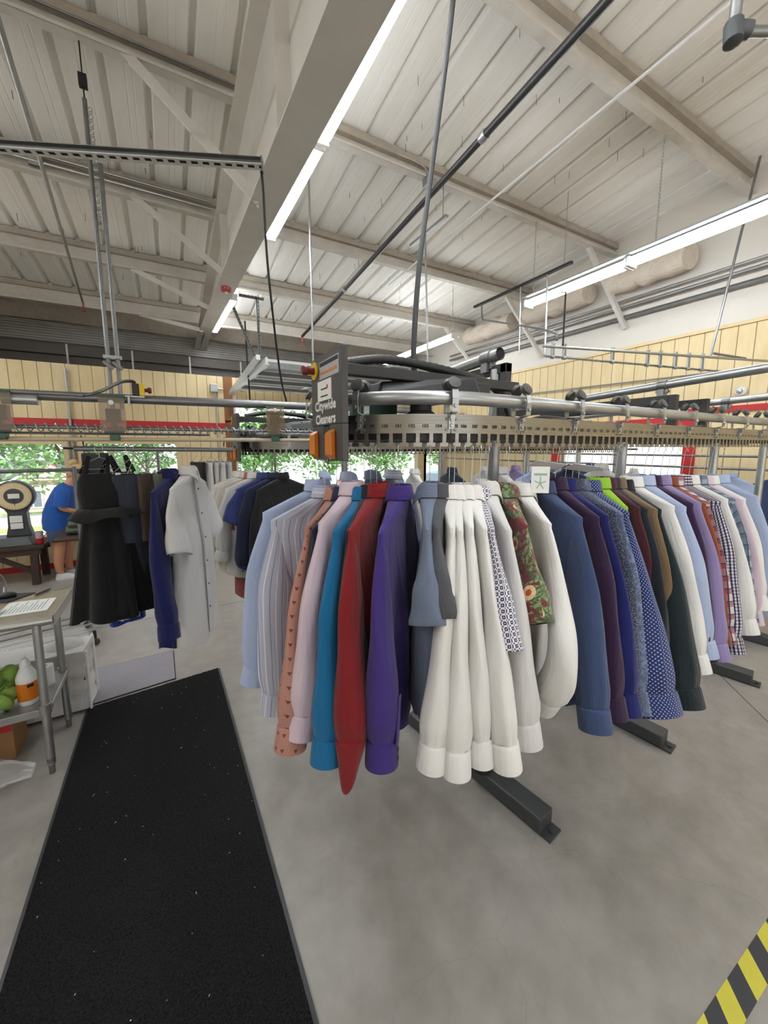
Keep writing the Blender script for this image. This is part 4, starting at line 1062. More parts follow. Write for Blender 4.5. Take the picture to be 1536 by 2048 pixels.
def pants(name, lb, cloth, x, y, ztop, yaw, z0, z1, w0, w1, group, d=.022, hl=None, ragged=0.0, cat='trousers', hgroup=RH):
    """trousers hanging from a clip hanger: z0 waist, z1 hem"""
    t = thing(name, lb, cat, (x, y, ztop), radians(yaw), group)
    ph = x * 31 % 6
    n = 30
    rings = []
    for i in range(15):
        u = i / 14; zz = (z0 - ztop) + (z1 - z0) * u
        Wd = w0 + (w1 - w0) * u; r_ = []
        for j in range(n):
            a = 2 * pi * j / n; px = Wd * sup(cos(a), .8); py = (d + .012 * u) * sup(sin(a), .7) + .010 * sin(px * 45 + ph) * min(1, u * 3)
            r_.append(V(px, py, zz + (ragged * sin(j * 5.3 + ph) * u ** 8)))
        rings.append(r_)
    m = MB(); m.loft(rings, True, True, False); m.build('leg_panel', C[cloth], t, True, 60, local=True)
    m = MB(); m.loft([[V(p.x * 1.02, p.y * 1.12, p.z) for p in rings[0]], [V(p.x * 1.02, p.y * 1.15, p.z - .035) for p in rings[0]]], True, True, True); m.build('waistband', C[cloth], t, True, 50, local=True)
    hanger(x, y, ztop, radians(yaw), z0 - ztop + .006, w0, hl or ('clip hanger holding the ' + lb), hgroup, clip=True, neck=-.07)
    return t
pants('trousers', 'charcoal trousers with gathered hem on a clip hanger at the left', 'charcoal', -.175, RY - .02, HR, -160, 1.765, 1.42, .085, .075, RG)
pants('shorts', 'dark slate blue shorts hanging below the charcoal trousers', 'charcoal', -.165, RY + .02, HR, -155, 1.66, 1.25, .075, .06, RG, cat='shorts')
pants('trousers', 'brown black trousers on a clip hanger beside the dress', 'brownfab', -.085, RY + .0, HR, -150, 1.765, 1.42, .075, .08, RG)
pants('skirt', 'frayed grey fringed skirt hanging on the left rod', 'fringe', -.10, RY + .05, HR, -150, 1.60, 1.22, .06, .085, RG, ragged=.03, cat='skirt')
pants('trousers', 'olive grey trousers next to the dark blue shirt', 'olive', -.03, RY + .03, HR, -115, 1.765, 1.0, .10, .08, RG)
t = thing('trouser_rack', 'plain steel rack holding the black and white trousers behind the left rod', 'rack', (.45, 4.25, 0))
m = MB(); m.tube([(-.1, 4.25, 1.872), (1.0, 4.25, 1.872)], .012, 10); m.build('top_bar', 'galv_dk', t)
for x in (-.1, 1.0):
    m = MB(); m.tube([(x, 4.25, .02), (x, 4.25, 1.872)], .012, 8); m.tube([(x, 4.0, .02), (x, 4.5, .02)], .012, 8); m.build('leg', 'galv_dk', t)
for i, (lb, cl_) in enumerate((('black trousers leftmost on the rack behind the white short sleeved shirt', 'blackfab'), ('white trousers hanging next to the black trousers', 'white'), ('white trousers, second in the row of white pairs', 'offwhite'), ('white trousers, third in the row of white pairs', 'white'), ('white trousers nearest the amber pads of the second conveyor', 'offwhite'))):
    pants('trousers', lb, cl_, .24 + i * .065, 4.25, 1.89, -62 - 3 * i, 1.755, 1.15, .12, .11, 'trousers on the steel rack', d=.022, hgroup='clip hangers on the steel rack')

def dress(lb, x, y, ztop, rz):
    t = thing('dress', lb, 'dress', (x, y, ztop), radians(rz), RG)
    n = 72; rings = []
    def zz(z): return z - ztop
    for z, wd, dp, am in ((1.775, .085, .025, 0), (1.74, .10, .04, 0), (1.68, .105, .06, .002), (1.62, .10, .06, .003), (1.585, .095, .058, .004)):
        rings.append([V(wd * cos(2 * pi * j / n), dp * sin(2 * pi * j / n), zz(z)) for j in range(n)])
    m = MB(); m.loft(rings, True, True, True); m.build('bodice', C['blackfab'], t, True, 50, local=True)
    rings = []
    for i in range(19):
        u = i / 18; z = 1.60 - .54 * u; r0 = .085 + .085 * u ** .9; am = .024 * u ** .8
        rings.append([V((r0 + am * sin(8 * a + .8 * sin(3 * a))) * cos(a) * 1.0, (r0 * .62 + am * sin(8 * a + .8 * sin(3 * a))) * sin(a), zz(z + .018 * u * sin(3 * a))) for a in [2 * pi * j / n for j in range(n)]])
    m = MB(); m.loft(rings); m.build('skirt', C['blackfab'], t, True, 60, local=True)
    rings = []
    for i in range(6):
        u = i / 5; z = 1.60 - .05 * u ** 1.5 + .01; r0 = .10 + .055 * u
        rings.append([V((r0 + .012 * u * sin(5 * a)) * cos(a), (r0 * .8 + .012 * u * sin(5 * a)) * sin(a), zz(z + .012 * u * sin(5 * a + 1))) for a in [2 * pi * j / n for j in range(n)]])
    m = MB(); m.loft(rings); m.build('peplum', C['blackfab'], t, True, 60, local=True)
    for s_ in (-1, 1):
        m = MB(); m.bar((s_ * .075, -.02, zz(1.775)), (s_ * .045, 0, zz(1.86)), .02, .004, (0, 1, 0)); m.bar((s_ * .075, .02, zz(1.775)), (s_ * .045, 0, zz(1.86)), .02, .004, (0, 1, 0)); m.build('strap', C['blackfab'], t, local=True)
    hanger(x, y, ztop, radians(rz), -.105, .08, 'wire hanger inside the ' + lb, RH, neck=-.06)
    return t
dress('long flared black dress at the left end of the rod', -.30, RY - .03, HR, -150)
dress('second black dress tucked behind the flared one on the rod', -.235, RY + .03, HR, -135)
pants('skirt', 'navy sequined skirt whose hem shows below the black dress', 'sequin', -.26, RY + .10, HR, -150, 1.5, .955, .08, .09, RG, d=.03, cat='skirt')
pants('skirt', 'silver sequined skirt hem below the black dress', 'silver', -.25, RY + .06, HR, -150, 1.5, .985, .05, .05, RG, cat='skirt')
m = MB()

# ============================================================ RAIL LINES AT THE LEFT
PY = 2.30
t = thing('overhead_pipe', 'long grey overhead pipe crossing the left side above the spiral rail', 'pipe', (-.5, PY, 2.11))
m = MB(); m.tube([(-3.6, PY, 2.10), (1.6, PY + .06, 2.16)], .0225, 14); m.build('tube', 'galv_dk', t)
m = MB(); m.tube([(-.62, PY, 2.112), (-.50, PY, 2.113)], .0245, 14); m.build('joint_sleeve', 'galv', t)
t = thing('spiral_rail', 'dark spiral screw rail for hangers running beneath the left pipe', 'rail', (-.5, PY + .02, 1.99))
m = MB(); m.tube([(-3.6, PY + .02, 1.99), (1.2, PY + .02, 1.995)], .0085, 10); m.build('core_rod', 'galv_dk', t)
hel = [V(-1.6 + i * .0045, PY + .02 + .019 * cos(i * .77), 1.992 + .019 * sin(i * .77)) for i in range(560)]
m = MB(); m.tube(hel, .0028, 5); m.build('screw_thread', 'galv', t)
m = MB(); m.tube([(-1.4, PY + .05, 1.965), (.2, PY + .05, 1.968)], .006, 8); m.build('guide_rod', 'galv_dk', t)
m = MB(); m.tube([(-3.6, PY + .01, 1.925), (1.0, PY + .01, 1.945)], .0105, 12); simple_thing('slick_rail', 'beige coated rail lowest of the left overhead lines', 'rail', m, 'beige')
for x, lb in ((-.635, 'leftmost smoky plastic bracket on the overhead pipe'), (-.225, 'smoky plastic bracket on the overhead pipe below the two conduits'), (.545, 'smoky plastic bracket on the overhead pipe beside the sign board')):
    t = thing('rail_bracket', lb, 'bracket', (x, PY, 1.97), 0, 'smoky rail brackets')
    m = MB(); m.b6(x - .052, x + .052, PY - .034, PY - .030, 1.975, 2.135); m.build('clear_guard', 'smoky', t, False)
    m = MB(); m.b6(x - .03, x + .03, PY - .02, PY + .03, 2.02, 2.085); m.b6(x - .012, x + .012, PY - .02, PY + .03, 1.95, 2.03); m.b6(x - .04, x + .04, PY - .028, PY - .022, 1.965, 1.985); m.build('hanger_block', 'charcoal', t, False, bevel=.003)
    m = MB(); m.b6(x - .05, x + .05, PY - .03, PY + .03, 2.134, 2.145); m.build('green_cap', 'green', t, False, bevel=.003); m = MB(); m.b6(x - .02, x + .02, PY - .03, PY + .02, 1.935, 1.962); m.build('green_foot', 'green', t, False, bevel=.003)
    m = MB(); m.lathe([(.011, 0), (.011, .008), (.004, .01)], (x - .002, PY - .034, 2.112), 16, (0, -1, 0)); m.build('bolt', 'enamel', t)
t = thing('stop_box', 'yellow and black stop button box standing on the overhead pipe', 'stop button', (-.105, PY, 2.135))
m = MB(); m.b6(-.14, -.11, PY - .03, PY + .03, 2.15, 2.21); m.build('box_body', 'blackpl', t, False, bevel=.004)
m = MB(); m.b6(-.11, -.088, PY - .03, PY + .03, 2.15, 2.21); m.build('box_lid', 'yellow', t, False, bevel=.004)
m = MB(); m.lathe([(.009, 0), (.009, .012), (.015, .016), (.015, .026), (.011, .03)], (-.088, PY, 2.182), 20, (1, 0, 0)); m.build('stop_button', 'maroon', t)
m = MB(); m.b6(-.17, -.09, PY - .03, PY + .03, 2.143, 2.149); m.tube([(-.155, PY - .03, 2.15), (-.155, PY - .032, 2.10)], .006, 8); m.build('mounting_plate', 'galv', t, False)
pts = spline([(-3.0, PY - .01, 2.135), (-.6, PY - .01, 2.142), (-.35, PY - .01, 2.142), (-.27, PY, 2.165), (-.19, PY, 2.212), (-.14, PY, 2.222), (-.125, PY, 2.212)], 40)
m = MB(); m.tube(pts, [.0075 + .0014 * (i % 2) for i in range(len(pts))], 8); simple_thing('flexible_conduit', 'grey ribbed flexible conduit lying along the overhead pipe to the stop box', 'conduit', m, 'galv_dk', ang=70)
VP_ = [(-.365, 3.72), (-.305, 3.72)]
for (x, y), lb, zt in ((VP_[0], 'left one of two grey vertical conduits dropping from the ceiling at the left', 4.35), (VP_[1], 'right one of two grey vertical conduits, beside the drop chain', 3.95)):
    t = thing('drop_conduit', lb, 'conduit', (x, y, 2.2), 0, 'drop conduits')
    m = MB(); m.tube([(x, y, zt), (x, y, 2.2)], .015, 10); m.build('tube', 'galv_dk', t)
    m = MB(); m.b6(x - .03, x + .03, y - .03, y + .02, 2.58, 2.60); m.tube([(x - .03, y - .025, 2.55), (x + .03, y - .025, 2.50)], .012, 8); m.build('clamp', 'galv', t)
    if zt > 4:
        m = MB(); m.tube([(x, y - .02, 4.69), (x, y, 4.35)], .005, 6); m.b6(x - .025, x + .025, y - .02, y + .02, 4.42, 4.50); m.build('hanger_rod', 'blackpl', t)
m = MB()
for k in range(34): m.tube([(-.335 + .012 * cos(a), 3.70 + .012 * sin(a) * (k % 2), 4.28 - k * .024 + .015 * sin(a) * ((k + 1) % 2)) for a in [2 * pi * q_ / 8 for q_ in range(8)]], .0025, 4, ring=True)
simple_thing('drop_chain', 'short steel chain hanging between the two vertical conduits', 'chain', m, 'galv')
# slotted channel hung across the upper left
t = thing('slotted_channel', 'slotted steel channel hung level across the upper left', 'channel', (-.1, 2.25, 3.2))
a, b = V(-1.9, 3.04, 3.2), V(.465, 2.0, 3.2); d = (b - a).normalized(); nn_ = V(d.y, -d.x, 0)
m = MB(); m.bar(a, b, .003, .042); m.bar(a + V(0, 0, .02), b + V(0, 0, .02), .042, .003); m.build('back_web', 'galv_dk', t, False)
m = MB(); Lc = (b - a).length; k = 0; zf = V(0, 0, -.021)
off = nn_ * .021
m.bar(a + zf + off * 1.7, b + zf + off * 1.7, .012, .003); m.bar(a + zf + off * .1, b + zf + off * .1, .012, .003)
s_ = 0
while s_ < Lc - .03:
    m.bar(a + d * s_ + zf + off * .9, a + d * (s_ + .020) + zf + off * .9, .026, .003); s_ += .05
m.build('slotted_face', 'zinc', t, False)
m = MB(); m.bar(a + zf + off * .9 + V(0, 0, .004), b + zf + off * .9 + V(0, 0, .004), .03, .003); m.build('channel_inside', 'rubber', t, False)
m = MB(); m.bar(b - d * .004, b, .05, .05); m.build('end_cap', 'galv_dk', t, False)
pts = spline([(.462, 2.02, 3.19), (.47, 2.03, 3.1), (.50, 2.12, 2.8), (.60, 2.35, 2.35), (.66, 2.42, 2.15)], 8)
m = MB(); m.tube(pts, .006, 8); simple_thing('drop_cable', 'thin dark cable falling from the end of the slotted channel', 'cable', m, 'blackpl')

# ============================================================ FLOOR MATS, TAPE
def slab(name, cs, z0, z1, mat, label, cat, **k):
    m = MB(); m.quadbox([(x, y, z0) for x, y in cs] + [(x, y, z1) for x, y in cs]); return m
t = thing('floor_mat', 'long black pile floor mat running along the aisle', 'mat', (-.17, 1.6, 0))
cs = [(-.655, -1.2), (.36, -1.2), (.263, 3.41), (-.655, 3.31)]
gx = 60; gy = 200; m = MB(); rows = []
for j in range(gy + 1):
    v_ = j / gy; A = V(*cs[0], 0).lerp(V(*cs[3], 0), v_); B = V(*cs[1], 0).lerp(V(*cs[2], 0), v_)
    rows.append([A.lerp(B, .018 + .964 * i / gx) + V(0, 0, .011 + .0035 * random.random()) for i in range(gx + 1)])
m.loft(rows, closed=False); m.build('pile', 'pile', t)
m = MB(); m.quadbox([(x, y, .0005) for x, y in cs] + [(x * .995, y, .009) for x, y in cs]); m.build('rubber_edge', 'charcoal', t, False, bevel=.003)
m = slab('x', [(-.72, 3.345), (-.078, 3.425), (-.09, 3.93), (-.73, 3.90)], .0005, .012, None, None, None)
t = thing('vinyl_mat', 'small grey vinyl mat at the far end of the black mat', 'mat', (-.4, 3.7, 0)); m.build('sheet', 'greymat', t, False, bevel=.003)
m = MB(); m.quadbox([(-.72, 3.34, 0), (-.072, 3.42, 0), (-.085, 3.94, 0), (-.73, 3.91, 0), (-.72, 3.34, .007), (-.072, 3.42, .007), (-.085, 3.94, .007), (-.73, 3.91, .007)]); m.build('dark_backing', 'rubber', t, False)
m = MB(); rl = random.Random(5)
for i in range(90):
    u = rl.random(); v_ = rl.random(); x = -.62 + .9 * u; y = .4 + 2.9 * v_; L_ = rl.uniform(.002, .006) * (2.2 if i % 19 == 0 else 1); a = rl.random() * 6.28
    m.bar((x, y, .0165), (x + cos(a) * L_, y + sin(a) * L_, .017), rl.uniform(.001, .0025), .0012)
tag(m.build('lint', 'paper', None, False), 'specks of pale lint scattered over the black mat', 'lint', None, 'stuff')
for (x, y) in ((-.655, 3.02), (-.645, 2.86)):
    pass
m = MB(); m.b6(1.2, 5.6, .335, .395, .0004, .0012); 
t = thing('hazard_tape', 'yellow and black striped hazard tape stuck on the floor', 'tape', (2, .365, 0))
y0, y1 = .325, .402; mk = MB(); my = MB(); p_ = .088
for i in range(60):
    x = .6 + i * p_
    (mk if i % 2 else my).quadbox([(x, y0, .0005), (x + p_, y0, .0005), (x + p_ + .07, y1, .0005), (x + .07, y1, .0005), (x, y0, .0014), (x + p_, y0, .0014), (x + p_ + .07, y1, .0014), (x + .07, y1, .0014)])
my.build('yellow_stripe', 'tape_y', t, False); mk.build('black_stripe', 'tape_k', t, False)

# ============================================================ STEEL WORK TABLE AND WHAT IS ON IT
t = thing('work_table', 'stainless steel work table at the left with an undershelf', 'table', (-1.4, 2.95, 0))
TZ = .95
m = MB(); m.b6(-2.5, -.645, 2.76, 3.245, TZ - .022, TZ); m.b6(-2.5, -.645, 2.745, 2.775, TZ - .05, TZ - .002); m.b6(-2.5, -.645, 3.23, 3.25, TZ - .05, TZ); m.b6(-.66, -.64, 2.76, 3.245, TZ - .065, TZ + .003); m.build('tabletop', 'stainless', t, False, bevel=.004)
m = MB(); m.tube([(-2.5, 2.755, TZ - .028), (-.645, 2.755, TZ - .028)], .024, 12); m.build('rolled_edge', 'stainless', t)
for x in (-.722, -2.4):
    for y in (2.725, 3.16):
        yy_ = y + (.035 if y < 3 else .0)
        l = MB(); l.tube([(x, y, .06), (x, yy_, TZ - .03)], .021, 16); l = l.build('leg', 'galv', t)
        m = MB(); m.lathe([(.012, 0), (.015, .004), (.015, .06), (.0205, .062), (.021, .10)], (x, y, 0), 14); m.build('levelling_foot', 'galv_dk', l)
        m = MB(); m.lathe([(.0215, -.03), (.029, -.028), (.029, .028), (.0215, .03)], (x, y + .012, .405), 18); m.build('shelf_clamp', 'galv', l)
m = MB(); m.b6(-2.45, -.70, 2.74, 3.18, .395, .405); m.b6(-2.45, -.70, 2.735, 2.745, .36, .405); m.b6(-2.45, -.70, 3.175, 3.185, .36, .405); m.b6(-.705, -.695, 2.76, 3.16, .38, .415); m.build('undershelf', 'galv', t, False, bevel=.003)
# on the top
t = thing('mouse_pad', 'dark mouse pad on the steel table', 'mouse pad', (-.98, 3.25, TZ)); m = MB(); m.quadbox([(-1.15, 3.18, TZ), (-.93, 3.11, TZ), (-.83, 3.24, TZ), (-1.05, 3.32, TZ), (-1.15, 3.18, TZ + .004), (-.93, 3.11, TZ + .004), (-.83, 3.24, TZ + .004), (-1.05, 3.32, TZ + .004)]); m.build('pad', 'blackpl', t, False)
t = thing('computer_mouse', 'black computer mouse lying on the dark pad', 'mouse', (-.96, 3.22, TZ + .004))
m = MB(); m.ell((-.97, 3.22, TZ + .016), (.055, .03, .021), 18, 10); m.build('shell', 'blackpl', t)
m = MB(); m.tube(spline([(-1.02, 3.21, TZ + .02), (-1.1, 3.2, TZ + .012), (-1.25, 3.1, TZ + .004)], 6), .002, 6); m.build('cord', 'blackpl', t)
t = thing('paper_sheet', 'printed paper sheet in a clear sleeve taped to the steel table', 'paper', (-.78, 2.95, TZ))
m = MB(); m.quadbox([(-.93, 2.85, TZ + .0005), (-.69, 2.85, TZ + .0005), (-.69, 3.07, TZ + .0005), (-.92, 3.10, TZ + .0005), (-.93, 2.85, TZ + .0015), (-.69, 2.85, TZ + .0015), (-.69, 3.07, TZ + .0015), (-.92, 3.10, TZ + .0015)]); m.build('sheet', 'paper', t, False)
m = MB()
for i in range(12): m.b6(-.905 + i * .016, -.899 + i * .016, 2.89, 2.98 + .04 * ((i * 7) % 3), TZ + .0015, TZ + .0019)
m.build('printed_line', 'greyprint', t, False)
t = thing('pen', 'slim dark pen beside the mouse pad', 'pen', (-.80, 3.2, TZ)); m = MB(); m.lathe([(.002, 0), (.005, .015), (.005, .1), (.003, .12)], (-.82, 3.17, TZ + .006), 8, (.5, .85, 0)); m.build('barrel', 'blackpl', t)
t = thing('glass_jar', 'small glass paperweight at the left edge of the steel table', 'jar', (-.96, 2.9, TZ)); m = MB(); m.lathe([(.03, 0), (.036, .01), (.036, .04), (.02, .055)], (-.95, 2.92, TZ), 18); m.build('body', 'chrome', t)
# on the shelf
SZ = .405
t = thing('squeeze_bottle', 'white squeeze bottle with an orange label on the table shelf', 'bottle', (-.82, 2.86, SZ))
m = MB(); m.lathe([(.046, 0), (.05, .006), (.05, .16), (.044, .18), (.028, .215), (.024, .225)], (-.82, 2.86, SZ), 28); m.build('body', 'enamel', t)
m = MB(); m.lathe([(.0505, .03), (.0508, .032), (.0508, .135), (.0505, .137)], (-.82, 2.86, SZ), 28, cap0=False, cap1=False); lb_ = m.build('label_band', 'amber', t)
m = MB(); m.box((-.795, 2.8125, SZ + .122), (.03, .004, .016), radians(28)); m.build('label_print', 'ink', lb_, False)
m = MB(); m.lathe([(.025, .222), (.026, .24), (.016, .262), (.014, .272), (.004, .276), (.003, .295)], (-.82, 2.86, SZ), 18); m.build('nozzle', 'enamel', t)
t = thing('paper_roll', 'white roll of paper standing on the table shelf', 'roll', (-.765, 3.05, SZ)); m = MB(); m.lathe([(.035, 0), (.035, .125), (.007, .1255), (.006, .09)], (-.77, 3.03, SZ), 28, cap1=False); m.build('paper_coil', 'enamel', t); m = MB(); m.lathe([(.0065, .06), (.0065, .124)], (-.77, 3.03, SZ), 12); m.build('core', 'blackpl', t)
t = thing('towel', 'lime green towel crumpled on the table shelf', 'towel', (-.95, 2.9, SZ))
m = MB(); r_ = []
tw = spline([(-1.02, 2.84, SZ + .05), (-.95, 2.80, SZ + .045), (-.90, 2.85, SZ + .06), (-.93, 2.92, SZ + .10), (-.98, 2.90, SZ + .16), (-.92, 2.93, SZ + .17), (-.90, 3.0, SZ + .12)], 10)
m.tube(tw, [.04 + .012 * sin(i * .9) for i in range(len(tw))], 14); m.build('cloth', 'lime', t)
t = thing('cardboard_box', 'brown cardboard box on the floor under the table shelf', 'box', (-1.1, 3.05, 0)); m = MB(); m.b6(-1.35, -.945, 2.97, 3.2, 0, .30); m.build('carton', 'cardboard', t, False, bevel=.004); m = MB(); m.b6(-1.35, -.95, 2.965, 2.97, .19, .28); m.build('red_print', 'red', t, False)
t = thing('plastic_bag', 'crumpled clear plastic bag on the floor in front of the table', 'bag', (-1.0, 2.75, 0))
m = MB(); rg = []
for i in range(17):
    u = i / 16; x = -1.35 + .53 * u; hgt = .20 * sin(pi * min(1, .12 + .88 * (1 - u) ** .7)) * (1 - .75 * u) + .012
    rg.append([V(x, 2.78 + .22 * (1 - .8 * u) * cos(a) + .02 * sin(a * 5 + u * 9), max(.004, hgt * (.5 + .5 * sin(a)) + .022 * sin(a * 7 + u * 14) * (1 - u) + .05 * (1 - .6 * u) * max(0, sin(a)) * mnoise.noise(V(x * 11, a * 2.3, 1.7)))) for a in [2 * pi * j / 28 for j in range(28)]])
m.loft(rg, True, True, True); m.build('film_sheet', 'film', t)
t = thing('comforter_bag', 'white quilt in a zipped clear topped bag behind the table legs', 'bag', (-.95, 3.4, 0))
rg = []
for i in range(13):
    u = i / 12; z = .02 + .44 * u; b_ = .012 * sin(u * 22)
    rg.append([V(cx_ + (b_ + .012 * sin(z * 60 + q_ * .7)) * sx_, cy_ + b_ * sy_, z) for q_, (cx_, cy_, sx_, sy_) in enumerate([(-1.4 + .765 * k / 12, 3.29, 0, -1) for k in range(13)] + [(-.62, 3.3 + .25 * k / 5, 1, 0) for k in range(6)] + [(-.64 - .765 * k / 12, 3.56, 0, 1) for k in range(13)])])
m = MB(); m.loft(rg, True, True, True); m.build('quilted_side', C['offwhite'], t, True, 50)
m = MB(); m.tube([(-1.4, 3.28, .465), (-.63, 3.285, .465), (-.615, 3.56, .465)], .008, 8); m.tube([(-.615, 3.285, .02), (-.612, 3.285, .46)], .009, 8); m.tube([(-.61, 3.53, .02), (-.612, 3.55, .46)], .009, 8); m.build('piping', 'enamel', t)
m = MB(); m.quadbox([(-1.39, 3.295, .462), (-.63, 3.295, .462), (-.625, 3.55, .462), (-1.39, 3.55, .462), (-1.36, 3.37, .53), (-.66, 3.37, .56), (-.64, 3.5, .57), (-1.36, 3.5, .53)]); m.build('clear_top', 'film', t, False, bevel=.01)
m = MB(); m.ell((-.76, 3.44, .46), (.12, .08, .06), 14, 8); m.build('stuffing', C['offwhite'], t)

# ============================================================ ROLLING RACK
t = thing('rolling_rack', 'grey rolling garment rack behind the steel table', 'rack', (-1.5, 4.5, 0))
A = V(-.81, 4.67, 0); dr = V(-.965, -.262, 0); Bk = A + dr * 1.5; nr = V(-.262, .965, 0)
for P_ in (A, Bk):
    m = MB(); m.tube([P_ + V(0, 0, .14), P_ + V(0, 0, 1.72)], .019, 14); m.build('upright', 'galv_dk', t)
    m = MB(); m.tube([P_ - nr * .26 + V(0, 0, .14), P_ + nr * .26 + V(0, 0, .14)], .016, 10); m.build('foot_bar', 'galv_dk', t)
    for s_ in (-1, 1):
        w_ = MB(); q_ = P_ + nr * .26 * s_; w_.tube([q_ + V(0, 0, .15), q_ + V(0, 0, .075)], .014, 8); w_ = w_.build('caster', 'blackpl', t)
        m = MB(); m.lathe([(.032, -.011), (.036, -.008), (.036, .008), (.032, .011)], q_ + V(0, 0, .036), 18, nr); m.build('wheel', 'wheel', w_)
m = MB(); m.tube([A + V(0, 0, 1.69), Bk + V(0, 0, 1.69)], .016, 12); m.build('top_bar', 'galv_dk', t)
for k in (-.24, -.08, .08, .24):
    m = MB(); m.tube([A + nr * k + V(0, 0, .155), Bk + nr * k + V(0, 0, .155)], .013, 10); m.build('shelf_bar', 'galv', t)

# ============================================================ BENCH, SCALE, FOLDING TABLE
t = thing('wooden_bench', 'dark worn wooden trestle bench under the left window', 'bench', (-2.2, 7.15, 0))
m = MB(); m.b6(-3.0, -1.62, 6.88, 7.42, .50, .55); m.build('bench_top', 'oldwood', t, False, bevel=.008)
m = MB(); m.b6(-2.95, -1.66, 6.9, 6.95, .42, .50); m.b6(-2.95, -1.66, 7.35, 7.40, .42, .50); m.build('apron', 'oldwood', t, False)
for x in (-1.74, -2.85):
    for y, k in ((6.94, -.05), (7.36, .04)):
        m = MB(); m.bar((x, y + k, 0), (x, y, .5), .08, .08, (1, 0, 0)); m.build('leg', 'oldwood', t, False)
m = MB(); m.bar((-1.78, 6.95, .18), (-2.2, 6.95, .46), .04, .06); m.bar((-2.8, 6.95, .18), (-2.4, 6.95, .46), .04, .06); m.build('brace', 'oldwood', t, False)
t = thing('weighing_scale', 'large round dial weighing scale on the bench by the window', 'scale', (-1.95, 7.15, .55))
m = MB(); m.quadbox([(-2.5, 6.95, .55), (-1.74, 6.95, .55), (-1.70, 7.35, .55), (-2.5, 7.35, .55), (-2.45, 7.0, .67), (-1.80, 7.0, .67), (-1.76, 7.3, .67), (-2.45, 7.3, .67)]); m.build('platform', 'charcoal', t, False, bevel=.01)
m = MB(); m.loft([[V(-1.91 + sx_ * w_, 7.15 + sy_ * .07, z) for sx_, sy_ in ((-1, -1), (1, -1), (1, 1), (-1, 1))] for w_, z in ((.14, .67), (.11, .8), (.10, 1.0), (.13, 1.06))], True, True, True); m.build('column', 'charcoal', t, False, bevel=.01)
m = MB(); m.lathe([(.19, -.06), (.215, -.05), (.215, .05), (.20, .06), (.185, .062)], (-1.91, 7.12, 1.235), 40, (0, -1, 0)); m.build('dial_case', 'charcoal', t)
m = MB(); m.lathe([(.187, 0), (.187, .002)], (-1.91, 7.056, 1.235), 40, (0, -1, 0)); df = m.build('dial_face', 'beige_face', t) if 'beige_face' in M else m.build('dial_face', 'cream', t)
m = MB(); m.lathe([(.105, 0), (.105, .002)], (-1.91, 7.053, 1.235), 32, (0, -1, 0)); m.build('dial_centre', 'charcoal', df)
m = MB()
for k in range(40):
    a = k * 2 * pi / 40; m.bar((-1.91 + .165 * cos(a), 7.052, 1.235 + .165 * sin(a)), (-1.91 + .182 * cos(a), 7.052, 1.235 + .182 * sin(a)), .003, .001, (0, 1, 0))
m.bar((-1.91, 7.048, 1.10), (-1.91, 7.048, 1.2), .006, .002, (0, 1, 0)); m.build('graduation', 'ink', df, False)
for b_ in ((-1.97, -1.85, 7.045, 7.05, 1.205, 1.27), (-1.98, -1.85, 7.045, 7.075, .87, .96), (-1.98, -1.85, 7.045, 7.075, .78, .86)):
    m = MB(); m.b6(*b_); m.build('paper_note', 'paper', t, False)
for i, (z0, lb) in enumerate(((.55, 'red mug, lower of two stacked mugs on the bench'), (.625, 'pink mug with handle, upper of two stacked mugs on the bench'))):
    t = thing('mug', lb, 'mug', (-1.68, 7.0, z0), 0, 'stacked mugs'); mm_ = ('red', C['pink'])[i]
    m = MB(); m.lathe([(.032, 0), (.042, .01), (.046, .085 + .02 * i), (.042, .085 + .02 * i), (.038, .012)], (-1.68, 7.0, z0), 20, cap1=True); m.build('cup_wall', mm_, t)
    m = MB(); m.tube(arc((-1.638, 7.0, z0 + .085), (-1.57, 7.0, z0 + .08), (-1.638, 7.0, z0 + .02), 8), .006, 6); m.build('handle', mm_, t)
t = thing('folding_table', 'dark topped folding table where the person works', 'table', (-.6, 6.35, 0))
m = MB(); m.b6(-1.33, .3, 6.02, 6.68, .735, .765); m.build('tabletop', 'oldwood', t, False, bevel=.006)
for x in (-1.0, .15):
    m = MB(); m.tube([(x, 6.08, .735), (x, 6.08, .03), (x, 6.62, .03), (x, 6.62, .735)], .014, 8); m.build('leg', 'blackpl', t)
m = MB(); m.tube([(-1.0, 6.3, .03), (.15, 6.3, .03)], .012, 8); m.build('stretcher', 'blackpl', t)
t = thing('folded_blanket', 'grey green quilted blanket rolled on the dark folding table', 'blanket', (-1.0, 6.4, .765))
for k, (z, dx) in enumerate(((.82, 0), (.90, .03))):
    m = MB(); n_ = 20; m.loft([[V(x, 6.40 + (.15 + .01 * sin(x * 30)) * cos(a), z + .055 * sin(a) + .006 * sin(x * 40 + a * 3)) for a in [2 * pi * j / n_ for j in range(n_)]] for x in [-1.24 + dx + .6 * i / 18 for i in range(19)]], True, True, True); m.build('fold', C['olive'], t)
t = thing('document_tray', 'grey white box of papers on the rolled blanket', 'box', (-.85, 6.4, .97)); m = MB(); m.box((-.86, 6.42, 1.0), (.34, .24, .06), radians(12)); m.build('tray', 'enamel', t, False, bevel=.004)
t = thing('office_chair', 'black office chair back at the second window', 'chair', (-.62, 7.1, 0))
m = MB(); m.box((-.98, 7.2, 1.62), (.34, .05, .40)); m.build('backrest', 'blackpl', t, False, bevel=.03)
m = MB(); m.tube([(-.95, 7.22, 1.42), (-.95, 7.25, .9), (-.95, 7.2, .62)], .025, 8); m.build('back_stem', 'blackpl', t)
m = MB(); m.box((-.95, 7.15, .60), (.45, .4, .07)); m.build('seat', 'blackpl', t, False, bevel=.03)
